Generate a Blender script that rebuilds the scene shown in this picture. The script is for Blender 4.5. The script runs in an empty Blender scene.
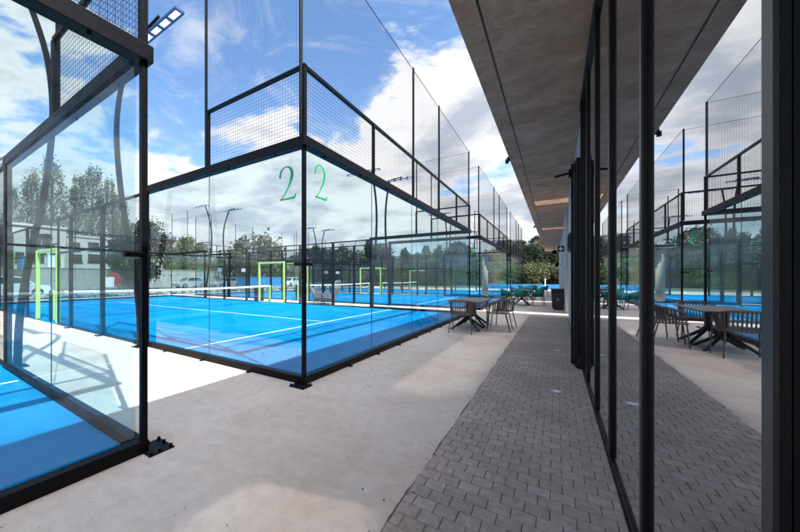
import bpy, bmesh, math, random
from math import radians as R, sin, cos, pi
from mathutils import Vector, Matrix
random.seed(7)
scn = bpy.context.scene
col = scn.collection

# ------------------------------------------------------------------ helpers
class MB:
    def __init__(s):
        s.v = []; s.f = []; s.smooth = False
    def add(s, vs, fs):
        n = len(s.v); s.v += [tuple(p) for p in vs]; s.f += [tuple(i + n for i in f) for f in fs]
    def box(s, x0, x1, y0, y1, z0, z1, bev=0):
        if x0 > x1: x0, x1 = x1, x0
        if y0 > y1: y0, y1 = y1, y0
        if z0 > z1: z0, z1 = z1, z0
        if bev:
            b = bev
            def ring(i, z): return [(x0+i, y0+b, z), (x0+b, y0+i, z), (x1-b, y0+i, z), (x1-i, y0+b, z), (x1-i, y1-b, z), (x1-b, y1-i, z), (x0+b, y1-i, z), (x0+i, y1-b, z)]
            rs = [ring(b*.6, z0), ring(0, z0+b), ring(0, z1-b), ring(b*.6, z1)]
            vs = sum(rs, []); fs = []
            for k in range(3):
                for i in range(8):
                    j = (i+1) % 8; fs.append((k*8+i, k*8+j, k*8+8+j, k*8+8+i))
            fs.append(tuple(range(7, -1, -1))); fs.append(tuple(range(24, 32)))
            s.add(vs, fs); return s
        s.add([(x0,y0,z0),(x1,y0,z0),(x1,y1,z0),(x0,y1,z0),(x0,y0,z1),(x1,y0,z1),(x1,y1,z1),(x0,y1,z1)],
              [(0,3,2,1),(4,5,6,7),(0,1,5,4),(1,2,6,5),(2,3,7,6),(3,0,4,7)])
        return s
    def wire(s, a, b, r):                       # thin three-sided bar
        a = Vector(a); b = Vector(b); d = (b-a).normalized()
        u = d.orthogonal().normalized(); w = d.cross(u)
        vs = []
        for p in (a, b):
            for k in range(3):
                t = 2*pi*k/3; vs.append(p + u*cos(t)*r + w*sin(t)*r)
        s.add(vs, [(0,1,4,3),(1,2,5,4),(2,0,3,5)]); return s
    def tube(s, pts, r, n=8, cap=True, flat=None):
        pts = [Vector(p) for p in pts]; m = len(pts)
        rr = r if isinstance(r, (list, tuple)) else [r]*m
        base = len(s.v); prev = None
        for i, p in enumerate(pts):
            d = (pts[min(i+1, m-1)] - pts[max(i-1, 0)]).normalized()
            if prev is None:
                u = d.cross(Vector((0,0,1)))
                if u.length < .1: u = d.cross(Vector((1,0,0)))
                u.normalize()
            else:
                u = (prev - d*prev.dot(d)).normalized()
            prev = u; w = d.cross(u)
            for k in range(n):
                t = 2*pi*(k+.5)/n
                s.v.append(tuple(p + u*cos(t)*rr[i] + w*sin(t)*rr[i]*(flat or 1)))
        for i in range(m-1):
            for k in range(n):
                j = (k+1) % n
                s.f.append((base+i*n+k, base+i*n+j, base+(i+1)*n+j, base+(i+1)*n+k))
        if cap:
            s.f.append(tuple(base+k for k in range(n-1, -1, -1))); s.f.append(tuple(base+(m-1)*n+k for k in range(n)))
        return s
    def bar(s, a, b, w, h):                     # rectangular bar between two points, w sideways, h upwards
        a = Vector(a); b = Vector(b); d = (b-a).normalized()
        u = d.cross(Vector((0,0,1)))
        if u.length < .05: u = Vector((1,0,0))
        u.normalize(); t = u.cross(d).normalized()
        vs = []
        for p in (a, b):
            for (i, j) in ((-1,-1),(1,-1),(1,1),(-1,1)): vs.append(p + u*i*w/2 + t*j*h/2)
        s.add(vs, [(0,1,2,3),(7,6,5,4),(0,4,5,1),(1,5,6,2),(2,6,7,3),(3,7,4,0)]); return s
    def prism(s, poly, a0, a1, axis='y'):       # polygon extruded along an axis
        n = len(poly)
        def P(p, a):
            return {'y': (p[0], a, p[1]), 'x': (a, p[0], p[1]), 'z': (p[0], p[1], a)}[axis]
        s.add([P(p, a0) for p in poly] + [P(p, a1) for p in poly],
              [tuple(range(n-1, -1, -1)), tuple(range(n, 2*n))] + [(i, (i+1) % n, n+(i+1) % n, n+i) for i in range(n)])
        return s
    def cyl(s, c, r, h, n=20, axis='z'):
        pts = {'z': [(c[0],c[1],c[2]), (c[0],c[1],c[2]+h)], 'x': [c, (c[0]+h,c[1],c[2])], 'y': [c, (c[0],c[1]+h,c[2])]}[axis]
        return s.tube(pts, r, n)
    def build(s, name, mat, parent=None, smooth=False, fix=True):
        me = bpy.data.meshes.new(name); me.from_pydata(s.v, [], s.f)
        if fix:
            bm = bmesh.new(); bm.from_mesh(me); bmesh.ops.recalc_face_normals(bm, faces=bm.faces); bm.to_mesh(me); bm.free()
        me.materials.append(mat)
        if smooth:
            for p in me.polygons: p.use_smooth = True
        o = bpy.data.objects.new(name, me); col.objects.link(o)
        if parent: o.parent = parent
        return o

def tag(o, label=None, cat=None, group=None, kind=None):
    if label: o['label'] = label
    if cat: o['category'] = cat
    if group: o['group'] = group
    if kind: o['kind'] = kind
    return o
def thing(name, label, cat, loc=(0,0,0), rz=0, group=None):
    o = bpy.data.objects.new(name, None); col.objects.link(o); o.empty_display_size = .2
    o.location = loc; o.rotation_euler = (0, 0, rz)
    return tag(o, label, cat, group)
def copy_tree(o, parent=None):
    c = o.copy(); col.objects.link(c); c.parent = parent
    for ch in list(o.children): copy_tree(ch, c)
    return c

# photograph layout: camera at the origin, 1.34 m up, turned 36.4 deg left of +Y (the facade direction)
EYE = 1.34; F = 330.0; CX = 312.0; HY = 278.0; CT = cos(R(36.4)); ST = sin(R(36.4))
def at(px, depth):
    lat = (px-CX)/F*depth
    return lat*CT - depth*ST, depth*CT + lat*ST
def hz(py, depth): return EYE + (HY-py)/F*depth

# ------------------------------------------------------------------ materials
def newmat(name):
    m = bpy.data.materials.new(name); m.use_nodes = True
    nt = m.node_tree; nt.nodes.clear()
    return m, nt, nt.nodes, nt.links
def principled(name, base, rough=.6, metal=0, var=.12, scale=6, bump=0, bscale=60, spec=.5, base2=None, coat=0, detail=6):
    m, nt, N, L = newmat(name)
    out = N.new('ShaderNodeOutputMaterial'); p = N.new('ShaderNodeBsdfPrincipled')
    tc = N.new('ShaderNodeTexCoord'); n = N.new('ShaderNodeTexNoise'); n.inputs['Scale'].default_value = scale; n.inputs['Detail'].default_value = detail
    L.new(tc.outputs['Object'], n.inputs['Vector'])
    cr = N.new('ShaderNodeValToRGB'); cr.color_ramp.elements[0].position = .3; cr.color_ramp.elements[1].position = .7
    b2 = base2 or tuple(min(1, c*(1+var)) for c in base)
    b1 = base if base2 else tuple(c*(1-var) for c in base)
    cr.color_ramp.elements[0].color = (*b1, 1); cr.color_ramp.elements[1].color = (*b2, 1)
    L.new(n.outputs['Fac'], cr.inputs['Fac']); L.new(cr.outputs['Color'], p.inputs['Base Color'])
    p.inputs['Roughness'].default_value = rough; p.inputs['Metallic'].default_value = metal
    p.inputs['Specular IOR Level'].default_value = spec; p.inputs['Coat Weight'].default_value = coat
    if name.startswith('black_powder') or name.startswith('anodised'):
        nr = N.new('ShaderNodeTexNoise'); nr.inputs['Scale'].default_value = 14; nr.inputs['Detail'].default_value = 8; nr.inputs['Roughness'].default_value = .7
        L.new(tc.outputs['Object'], nr.inputs['Vector']); mr = N.new('ShaderNodeMapRange'); mr.inputs['From Min'].default_value = .35; mr.inputs['From Max'].default_value = .65
        mr.inputs['To Min'].default_value = .40; mr.inputs['To Max'].default_value = .54; L.new(nr.outputs['Fac'], mr.inputs['Value']); L.new(mr.outputs[0], p.inputs['Roughness'])
    if bump:
        nb = N.new('ShaderNodeTexNoise'); nb.inputs['Scale'].default_value = bscale; nb.inputs['Detail'].default_value = 4
        L.new(tc.outputs['Object'], nb.inputs['Vector'])
        bp = N.new('ShaderNodeBump'); bp.inputs['Strength'].default_value = bump; bp.inputs['Distance'].default_value = .02
        L.new(nb.outputs['Fac'], bp.inputs['Height']); L.new(bp.outputs['Normal'], p.inputs['Normal'])
    L.new(p.outputs[0], out.inputs[0])
    return m

def math_node(N, L, op, a, b=None, c=None, clamp=False):
    n = N.new('ShaderNodeMath'); n.operation = op; n.use_clamp = clamp
    for i, x in enumerate((a, b, c)):
        if x is None: continue
        if isinstance(x, (int, float)): n.inputs[i].default_value = x
        else: L.new(x, n.inputs[i])
    return n.outputs[0]

def glass(name, tint, ior=1.5, panes=1, rough=0.0, coat=0):
    # clear pane: both faces of a sheet reflect, the rest of the light passes straight on
    m, nt, N, L = newmat(name)
    out = N.new('ShaderNodeOutputMaterial')
    g = N.new('ShaderNodeNewGeometry'); fr = N.new('ShaderNodeFresnel'); fr.inputs['IOR'].default_value = ior
    x = fr.outputs[0]
    for _ in range(panes):
        x = math_node(N, L, 'DIVIDE', math_node(N, L, 'MULTIPLY', x, 2.0), math_node(N, L, 'ADD', x, 1.0))
    if coat: x = math_node(N, L, 'ADD', math_node(N, L, 'MULTIPLY', x, coat[0]), coat[1])
    front = math_node(N, L, 'SUBTRACT', 1.0, g.outputs['Backfacing'])
    x = math_node(N, L, 'MULTIPLY', x, front, clamp=True)
    tr = N.new('ShaderNodeBsdfTransparent'); tr2 = N.new('ShaderNodeBsdfTransparent'); tr.inputs[0].default_value = (*tint, 1)
    mt = N.new('ShaderNodeMixShader'); L.new(g.outputs['Backfacing'], mt.inputs[0]); L.new(tr.outputs[0], mt.inputs[1]); L.new(tr2.outputs[0], mt.inputs[2])
    gl = N.new('ShaderNodeBsdfGlossy'); gl.inputs['Roughness'].default_value = rough; gl.inputs['Color'].default_value = (.97, .98, 1, 1)
    mx = N.new('ShaderNodeMixShader'); L.new(x, mx.inputs[0]); L.new(mt.outputs[0], mx.inputs[1]); L.new(gl.outputs[0], mx.inputs[2])
    L.new(mx.outputs[0], out.inputs[0])
    return m

def concrete_ground():
    m, nt, N, L = newmat('lane_concrete')
    out = N.new('ShaderNodeOutputMaterial'); p = N.new('ShaderNodeBsdfPrincipled'); tc = N.new('ShaderNodeTexCoord')
    def noise(sc, det=6, rough=.6, dist=0):
        n = N.new('ShaderNodeTexNoise'); n.inputs['Scale'].default_value = sc; n.inputs['Detail'].default_value = det; n.inputs['Roughness'].default_value = rough; n.inputs['Distortion'].default_value = dist
        L.new(tc.outputs['Object'], n.inputs['Vector']); return n.outputs['Fac']
    def ramp(src, stops):
        r = N.new('ShaderNodeValToRGB'); e = r.color_ramp.elements
        e[0].position, e[0].color = stops[0][0], (*stops[0][1], 1); e[1].position, e[1].color = stops[-1][0], (*stops[-1][1], 1)
        for q, c in stops[1:-1]:
            k = e.new(q); k.color = (*c, 1)
        L.new(src, r.inputs['Fac']); return r.outputs['Color']
    def mix(f, a, b, mode='MIX'):
        x = N.new('ShaderNodeMix'); x.data_type = 'RGBA'; x.blend_type = mode
        if isinstance(f, float): x.inputs['Factor'].default_value = f
        else: L.new(f, x.inputs['Factor'])
        L.new(a, x.inputs[6]); L.new(b, x.inputs[7]); return x.outputs[2]
    big = ramp(noise(.9, 5, .6, .6), [(.34, (.58,.440,.350)), (.5, (.65,.53,.435)), (.66, (.655,.565,.485))])
    fine = ramp(noise(9, 8, .7, .4), [(.3, (.84,.83,.82)), (.6, (1,1,1)), (.75, (1.04,1.04,1.04))])
    c = mix(1.0, big, fine, 'MULTIPLY')
    stain = ramp(noise(2.3, 6, .7, 1.6), [(.60, (1,1,1)), (.70, (.90,.87,.85))])
    c = mix(1.0, c, stain, 'MULTIPLY')
    vo = N.new('ShaderNodeTexVoronoi'); vo.inputs['Scale'].default_value = 9; L.new(tc.outputs['Object'], vo.inputs['Vector'])
    sp = ramp(vo.outputs['Distance'], [(.05, (.35,.33,.32)), (.085, (1,1,1))])
    thin = ramp(noise(1.6, 2), [(.47, (0,0,0)), (.53, (1,1,1))])
    c = mix(thin, c, mix(1.0, c, sp, 'MULTIPLY'))
    # saw-cut joints across the lane
    sep = N.new('ShaderNodeSeparateXYZ'); L.new(tc.outputs['Object'], sep.inputs[0])
    wob = math_node(N, L, 'MULTIPLY', noise(3, 3), .03)
    yy = math_node(N, L, 'ADD', sep.outputs['Y'], wob)
    fr = math_node(N, L, 'FRACT', math_node(N, L, 'DIVIDE', math_node(N, L, 'ADD', yy, 87.85), 7.5))
    ln = math_node(N, L, 'LESS_THAN', math_node(N, L, 'ABSOLUTE', math_node(N, L, 'SUBTRACT', fr, .5)), .0009)
    dark = N.new('ShaderNodeRGB'); dark.outputs[0].default_value = (.22,.20,.19,1)
    c = mix(ln, c, dark.outputs[0])
    # hairline cracks
    wv = N.new('ShaderNodeTexNoise'); wv.inputs['Scale'].default_value = 2.2; wv.inputs['Detail'].default_value = 6; L.new(tc.outputs['Object'], wv.inputs['Vector'])
    av = N.new('ShaderNodeMix'); av.data_type = 'RGBA'; av.inputs['Factor'].default_value = .35; L.new(tc.outputs['Object'], av.inputs[6]); L.new(wv.outputs['Color'], av.inputs[7])
    ve = N.new('ShaderNodeTexVoronoi'); ve.feature = 'DISTANCE_TO_EDGE'; ve.inputs['Scale'].default_value = .55; L.new(av.outputs[2], ve.inputs['Vector'])
    ck = math_node(N, L, 'MULTIPLY', math_node(N, L, 'LESS_THAN', ve.outputs['Distance'], .0011), math_node(N, L, 'GREATER_THAN', noise(.7, 2), .52))
    dk2 = N.new('ShaderNodeRGB'); dk2.outputs[0].default_value = (.30,.26,.23,1)
    c = mix(math_node(N, L, 'MULTIPLY', ck, .7), c, dk2.outputs[0])
    gr = ramp(noise(120, 2, .8), [(.36, (.86,.85,.85)), (.5, (1,1,1))])
    c = mix(1.0, c, gr, 'MULTIPLY')
    L.new(c, p.inputs['Base Color']); p.inputs['Roughness'].default_value = .62; p.inputs['Specular IOR Level'].default_value = .35
    bp = N.new('ShaderNodeBump'); bp.inputs['Strength'].default_value = .25; bp.inputs['Distance'].default_value = .01
    L.new(noise(45, 5), bp.inputs['Height']); L.new(bp.outputs[0], p.inputs['Normal'])
    L.new(p.outputs[0], out.inputs[0]); return m

def paver_mat():
    m, nt, N, L = newmat('grey_paver')
    out = N.new('ShaderNodeOutputMaterial'); p = N.new('ShaderNodeBsdfPrincipled'); tc = N.new('ShaderNodeTexCoord')
    g = N.new('ShaderNodeNewGeometry')
    r = N.new('ShaderNodeValToRGB'); e = r.color_ramp.elements
    e[0].color = (.41,.32,.25,1); e[1].color = (.485,.395,.325,1)
    k = e.new(.35); k.color = (.435,.335,.265,1); k = e.new(.8); k.color = (.46,.36,.285,1)
    L.new(g.outputs['Random Per Island'], r.inputs['Fac'])
    n = N.new('ShaderNodeTexNoise'); n.inputs['Scale'].default_value = 22; n.inputs['Detail'].default_value = 8; n.inputs['Roughness'].default_value = .75
    L.new(tc.outputs['Object'], n.inputs['Vector'])
    r2 = N.new('ShaderNodeValToRGB'); r2.color_ramp.elements[0].position = .3; r2.color_ramp.elements[0].color = (.62,.61,.60,1); r2.color_ramp.elements[1].position = .7; r2.color_ramp.elements[1].color = (1.15,1.15,1.16,1)
    L.new(n.outputs['Fac'], r2.inputs['Fac'])
    x = N.new('ShaderNodeMix'); x.data_type = 'RGBA'; x.blend_type = 'MULTIPLY'; x.inputs['Factor'].default_value = 1
    L.new(r.outputs[0], x.inputs[6]); L.new(r2.outputs[0], x.inputs[7])
    n3 = N.new('ShaderNodeTexNoise'); n3.inputs['Scale'].default_value = 1.1; n3.inputs['Detail'].default_value = 3; L.new(tc.outputs['Object'], n3.inputs['Vector'])
    r3 = N.new('ShaderNodeValToRGB'); r3.color_ramp.elements[0].position = .35; r3.color_ramp.elements[0].color = (.86,.85,.85,1); r3.color_ramp.elements[1].position = .65; r3.color_ramp.elements[1].color = (1.08,1.08,1.1,1)
    L.new(n3.outputs['Fac'], r3.inputs['Fac'])
    y = N.new('ShaderNodeMix'); y.data_type = 'RGBA'; y.blend_type = 'MULTIPLY'; y.inputs['Factor'].default_value = 1
    L.new(x.outputs[2], y.inputs[6]); L.new(r3.outputs[0], y.inputs[7])
    L.new(y.outputs[2], p.inputs['Base Color']); p.inputs['Roughness'].default_value = .68
    bp = N.new('ShaderNodeBump'); bp.inputs['Strength'].default_value = .5; bp.inputs['Distance'].default_value = .01
    nb = N.new('ShaderNodeTexNoise'); nb.inputs['Scale'].default_value = 120; nb.inputs['Detail'].default_value = 4; L.new(tc.outputs['Object'], nb.inputs['Vector'])
    L.new(nb.outputs['Fac'], bp.inputs['Height']); L.new(bp.outputs[0], p.inputs['Normal'])
    L.new(p.outputs[0], out.inputs[0]); return m

def turf_mat():
    m, nt, N, L = newmat('blue_turf')
    out = N.new('ShaderNodeOutputMaterial'); p = N.new('ShaderNodeBsdfPrincipled'); tc = N.new('ShaderNodeTexCoord')
    def ns(sc, d, ro=.6):
        n = N.new('ShaderNodeTexNoise'); n.inputs['Scale'].default_value = sc; n.inputs['Detail'].default_value = d; n.inputs['Roughness'].default_value = ro
        L.new(tc.outputs['Object'], n.inputs['Vector']); return n.outputs['Fac']
    r = N.new('ShaderNodeValToRGB'); e = r.color_ramp.elements
    e[0].position = .3; e[0].color = (.0005,.145,.345,1); e[1].position = .72; e[1].color = (.0015,.205,.43,1)
    L.new(ns(1.1, 6), r.inputs['Fac'])
    sand = N.new('ShaderNodeValToRGB'); sand.color_ramp.elements[0].position = .50; sand.color_ramp.elements[1].position = .80
    sand.color_ramp.elements[1].color = (.55,.55,.55,1)
    mul = math_node(N, L, 'MULTIPLY', ns(70, 3, .8), math_node(N, L, 'ADD', ns(.8, 4), .45)); L.new(mul, sand.inputs['Fac'])
    x = N.new('ShaderNodeMix'); x.data_type = 'RGBA'; L.new(sand.outputs[0], x.inputs['Factor']); L.new(r.outputs[0], x.inputs[6]); x.inputs[7].default_value = (.14,.32,.60,1)
    L.new(x.outputs[2], p.inputs['Base Color']); p.inputs['Roughness'].default_value = .95; p.inputs['Specular IOR Level'].default_value = .0
    bp = N.new('ShaderNodeBump'); bp.inputs['Strength'].default_value = .6; bp.inputs['Distance'].default_value = .01
    L.new(ns(260, 2), bp.inputs['Height']); L.new(bp.outputs[0], p.inputs['Normal'])
    L.new(p.outputs[0], out.inputs[0]); return m

def soffit_mat():
    m, nt, N, L = newmat('board_marked_concrete')
    out = N.new('ShaderNodeOutputMaterial'); p = N.new('ShaderNodeBsdfPrincipled'); tc = N.new('ShaderNodeTexCoord')
    mp = N.new('ShaderNodeMapping'); mp.inputs['Scale'].default_value = (1.0, 1.35, 1); L.new(tc.outputs['Object'], mp.inputs[0])
    def ns(sc, d, ro=.6, dist=0):
        n = N.new('ShaderNodeTexNoise'); n.inputs['Scale'].default_value = sc; n.inputs['Detail'].default_value = d; n.inputs['Roughness'].default_value = ro; n.inputs['Distortion'].default_value = dist
        L.new(mp.outputs[0], n.inputs['Vector']); return n.outputs['Fac']
    def rmp(src, st):
        r = N.new('ShaderNodeValToRGB'); e = r.color_ramp.elements
        e[0].position, e[0].color = st[0][0], (*st[0][1],1); e[1].position, e[1].color = st[-1][0], (*st[-1][1],1)
        for q, c in st[1:-1]: e.new(q).color = (*c,1)
        L.new(src, r.inputs['Fac']); return r.outputs[0]
    a = rmp(ns(1.3, 7, .65, .8), [(.30,(.31,.175,.105)), (.5,(.43,.265,.17)), (.70,(.55,.375,.265))])
    b = rmp(ns(6, 8, .7, 1.2), [(.3,(.72,.70,.70)), (.55,(1,1,1)), (.78,(1.25,1.25,1.28))])
    x = N.new('ShaderNodeMix'); x.data_type = 'RGBA'; x.blend_type = 'MULTIPLY'; x.inputs['Factor'].default_value = 1; L.new(a, x.inputs[6]); L.new(b, x.inputs[7])
    sp = N.new('ShaderNodeSeparateXYZ'); L.new(tc.outputs['Object'], sp.inputs[0])
    wy = math_node(N, L, 'ADD', sp.outputs['Y'], math_node(N, L, 'MULTIPLY', ns(3, 3), .03))
    fr = math_node(N, L, 'FRACT', math_node(N, L, 'DIVIDE', math_node(N, L, 'ADD', wy, 56.2), 1.4))
    ln = math_node(N, L, 'LESS_THAN', math_node(N, L, 'ABSOLUTE', math_node(N, L, 'SUBTRACT', fr, .5)), .0035)
    x2 = N.new('ShaderNodeMix'); x2.data_type = 'RGBA'; L.new(math_node(N, L, 'MULTIPLY', ln, .22), x2.inputs['Factor']); L.new(x.outputs[2], x2.inputs[6]); x2.inputs[7].default_value = (.08,.06,.05,1)
    L.new(x2.outputs[2], p.inputs['Base Color']); p.inputs['Roughness'].default_value = .75
    bp = N.new('ShaderNodeBump'); bp.inputs['Strength'].default_value = .3; bp.inputs['Distance'].default_value = .02; L.new(ns(14, 5), bp.inputs['Height']); L.new(bp.outputs[0], p.inputs['Normal'])
    L.new(p.outputs[0], out.inputs[0]); return m

M = {}
M['concrete'] = concrete_ground(); M['paver'] = paver_mat(); M['turf'] = turf_mat(); M['soffit'] = soffit_mat()
M['joint'] = principled('sand_joint', (.13,.105,.09), .95, bump=.4)
M['line'] = principled('white_court_line', (.72,.76,.80), .85, var=.06, scale=40)
M['black'] = principled('black_powder_coat', (.004,.0045,.0065), .5, var=.15, scale=8, bump=.05, bscale=300, spec=.14)
M['blackrough'] = principled('black_plastic', (.018,.018,.018), .5, var=.2)
M['seal'] = principled('dark_seal', (.02,.05,.06), .5)
M['column'] = principled('pale_column_concrete', (.40,.34,.28), .8, var=.1, scale=2)
M['led'], _nt, _N, _L = newmat('frosted_lamp_panel')
_o = _N.new('ShaderNodeOutputMaterial'); _a = _N.new('ShaderNodeBsdfTranslucent'); _b = _N.new('ShaderNodeBsdfDiffuse'); _m = _N.new('ShaderNodeMixShader')
_a.inputs[0].default_value = (.9,.9,.9,1); _b.inputs[0].default_value = (.85,.85,.85,1); _m.inputs[0].default_value = .35
_L.new(_a.outputs[0], _m.inputs[1]); _L.new(_b.outputs[0], _m.inputs[2]); _L.new(_m.outputs[0], _o.inputs[0])
M['wirem'] = principled('black_wire', (.006,.007,.010), .45)
M['netm'] = principled('dark_twine', (.03,.04,.06), .8)
M['frame'] = principled('anodised_frame', (.007,.006,.0055), .42, var=.2, scale=4, spec=.3)
M['cap'] = principled('bronze_cap_strip', (.04,.034,.034), .4, metal=.3, var=.1)
M['cglass'] = glass('court_glass', (.80,.935,.96), 1.5, 1, .055, (.26, .085))
M['fglass'] = glass('facade_glass', (.26,.31,.34), 1.55, 2, 0.0, (.66, .33))
M['wall'] = principled('white_render', (.40,.40,.42), .8, var=.05, scale=3, bump=.1)
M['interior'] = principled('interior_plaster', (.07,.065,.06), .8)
M['green'] = principled('lime_padding', (.44,.62,.17), .55, var=.08)
M['greennum'] = principled('green_sticker', (.008,.38,.12), .4, var=.05)
M['white'] = principled('white_plastic', (.75,.76,.77), .5, var=.04)
M['tape'] = principled('white_tape', (.80,.80,.80), .8, var=.04)
M['steel'] = principled('galvanised_steel', (.42,.44,.46), .35, metal=.8, var=.15)
M['ring'] = principled('brushed_ring', (.45,.47,.50), .4, var=.1)
M['lampblue'] = principled('painted_lamp_frame', (.03,.08,.19), .45, var=.08)
M['brown'] = principled('brown_metal_frame', (.14,.10,.082), .45, var=.15)
M['teal'] = principled('teal_plastic', (.008,.17,.15), .45, var=.1)
M['tealtop'] = principled('teal_tabletop', (.02,.26,.26), .4, var=.1)
M['darkleg'] = principled('dark_leg', (.02,.02,.022), .45)
M['woodlid'] = principled('brown_bin_lid', (.16,.09,.05), .6)
M['greyfab'] = principled('grey_fabric', (.20,.19,.20), .9, bump=.3, bscale=120)
M['terrain'] = principled('dry_ground', (.13,.13,.08), .95, base2=(.07,.10,.04), scale=.15, bump=.4, bscale=4)
M['asphalt'] = principled('car_park_asphalt', (.06,.06,.06), .9, var=.15, scale=2)
M['retain'] = principled('grey_block_wall', (.30,.30,.28), .85, var=.2, scale=1.2, bump=.3, bscale=6)
M['plaster'] = principled('white_building_plaster', (.50,.47,.46), .8, var=.05, scale=.8)
M['beige'] = principled('beige_building_plaster', (.45,.37,.30), .8, var=.08, scale=.8)
M['darkwin'] = principled('dark_window', (.02,.028,.035), .15)
M['bluep'] = principled('blue_sheet', (.02,.24,.55), .5, var=.1)
M['red'] = principled('red_paint', (.30,.02,.025), .5)
M['rock'] = principled('pale_rock', (.40,.39,.37), .9, base2=(.18,.17,.16), scale=3, bump=.5, bscale=8)
M['carwhite'] = principled('white_car_paint', (.75,.75,.76), .25, coat=1, var=.02)
M['carsilver'] = principled('silver_car_paint', (.42,.44,.47), .25, metal=.4, coat=1, var=.03)
M['cardark'] = principled('dark_car_paint', (.05,.06,.08), .25, coat=1, var=.03)
M['carglass'] = principled('car_window', (.012,.016,.02), .08)
M['tyre'] = principled('tyre_rubber', (.015,.015,.015), .85)
M['bark'] = principled('bark', (.11,.085,.06), .9, bump=.5, bscale=12)
def leafmat(name, a, b):
    m, nt, N, L = newmat(name)
    out = N.new('ShaderNodeOutputMaterial'); p = N.new('ShaderNodeBsdfPrincipled'); g = N.new('ShaderNodeNewGeometry')
    r = N.new('ShaderNodeValToRGB'); r.color_ramp.elements[0].color = (*a,1); r.color_ramp.elements[1].color = (*b,1)
    L.new(g.outputs['Random Per Island'], r.inputs['Fac']); L.new(r.outputs[0], p.inputs['Base Color'])
    p.inputs['Roughness'].default_value = .65; p.inputs['Specular IOR Level'].default_value = .25
    tl = N.new('ShaderNodeBsdfTranslucent'); L.new(r.outputs[0], tl.inputs[0])
    mx = N.new('ShaderNodeMixShader'); mx.inputs[0].default_value = .25; L.new(p.outputs[0], mx.inputs[1]); L.new(tl.outputs[0], mx.inputs[2])
    L.new(mx.outputs[0], out.inputs[0]); return m
M['leafdark'] = leafmat('dark_needles', (.012,.022,.014), (.032,.050,.028))
M['leafmid'] = leafmat('mid_leaves', (.045,.075,.028), (.10,.14,.055))
M['leafpale'] = leafmat('pale_brush_leaves', (.075,.085,.04), (.15,.15,.08))
M['leafgum'] = leafmat('grey_green_leaves', (.06,.085,.055), (.14,.17,.11))

# ------------------------------------------------------------------ world, sun, camera
SUN = Vector((.63, -.20, 1.0)).normalized()         # towards the sun
el = math.asin(SUN.z); az = math.atan2(SUN.x, SUN.y)
w = bpy.data.worlds.new('World'); scn.world = w; w.use_nodes = True
N = w.node_tree.nodes; L = w.node_tree.links; N.clear()
out = N.new('ShaderNodeOutputWorld'); bg = N.new('ShaderNodeBackground'); bg2 = N.new('ShaderNodeBackground')
sky = N.new('ShaderNodeTexSky'); sky.sky_type = 'NISHITA'; sky.sun_disc = False; sky.sun_elevation = el; sky.sun_rotation = az
sky.air_density = 1.0; sky.dust_density = .6; sky.ozone_density = 2.0
hs = N.new('ShaderNodeHueSaturation'); hs.inputs['Saturation'].default_value = 1.12; L.new(sky.outputs[0], hs.inputs['Color']); L.new(hs.outputs[0], bg.inputs[0]); bg.inputs[1].default_value = .115
tc = N.new('ShaderNodeTexCoord'); sep = N.new('ShaderNodeSeparateXYZ'); L.new(tc.outputs['Generated'], sep.inputs[0])
zc = math_node(N, L, 'MAXIMUM', sep.outputs['Z'], 0.0)
zz = math_node(N, L, 'ADD', zc, .22)
cmb = N.new('ShaderNodeCombineXYZ')
L.new(math_node(N, L, 'DIVIDE', sep.outputs['X'], zz), cmb.inputs[0]); L.new(math_node(N, L, 'DIVIDE', sep.outputs['Y'], zz), cmb.inputs[1]); L.new(math_node(N, L, 'MULTIPLY', zc, 3.0), cmb.inputs[2])
def wn(sc, det, ro, off, dist=0):
    mp = N.new('ShaderNodeMapping'); mp.inputs['Location'].default_value = off; L.new(cmb.outputs[0], mp.inputs[0])
    n = N.new('ShaderNodeTexNoise'); n.inputs['Scale'].default_value = sc; n.inputs['Detail'].default_value = det; n.inputs['Roughness'].default_value = ro; n.inputs['Distortion'].default_value = dist
    L.new(mp.outputs[0], n.inputs['Vector']); return n.outputs['Fac']
def sm(x, a, b, lo=0.0, hi=1.0):
    n = N.new('ShaderNodeMapRange'); n.interpolation_type = 'SMOOTHSTEP'
    n.inputs['From Min'].default_value = a; n.inputs['From Max'].default_value = b; n.inputs['To Min'].default_value = lo; n.inputs['To Max'].default_value = hi
    L.new(x, n.inputs['Value']); return n.outputs[0]
base = wn(1.15, 9, .58, (3.1, 1.7, 0), .25)
bias = math_node(N, L, 'ADD', sm(zc, .14, .56, .163, -.046), 0.0)
dens = math_node(N, L, 'ADD', base, bias)
cum = sm(dens, .505, .572)
wisp = math_node(N, L, 'MULTIPLY', sm(wn(2.0, 10, .68, (8.2, .3, 1.0), 1.4), .46, .78), .55)
mask = math_node(N, L, 'MAXIMUM', cum, wisp)
shade = sm(wn(1.6, 7, .6, (3.4, 2.2, .35), .3), .38, .62)
shade = math_node(N, L, 'MULTIPLY', shade, sm(dens, .53, .66))
cc = N.new('ShaderNodeMix'); cc.data_type = 'RGBA'; L.new(shade, cc.inputs['Factor'])
cc.inputs[6].default_value = (.99,.99,1.0,1); cc.inputs[7].default_value = (.50,.55,.65,1)
L.new(cc.outputs[2], bg2.inputs[0])
# extra brightness added to unseen clouds overhead and behind the camera, lifting shaded ground
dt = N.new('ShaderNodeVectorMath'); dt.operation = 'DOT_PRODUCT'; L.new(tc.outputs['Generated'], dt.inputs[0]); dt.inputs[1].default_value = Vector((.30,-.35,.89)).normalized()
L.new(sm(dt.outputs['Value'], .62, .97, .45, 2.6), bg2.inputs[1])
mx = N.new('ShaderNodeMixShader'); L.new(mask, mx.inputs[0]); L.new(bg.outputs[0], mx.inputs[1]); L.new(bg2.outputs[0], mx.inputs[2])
L.new(mx.outputs[0], out.inputs[0])

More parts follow.
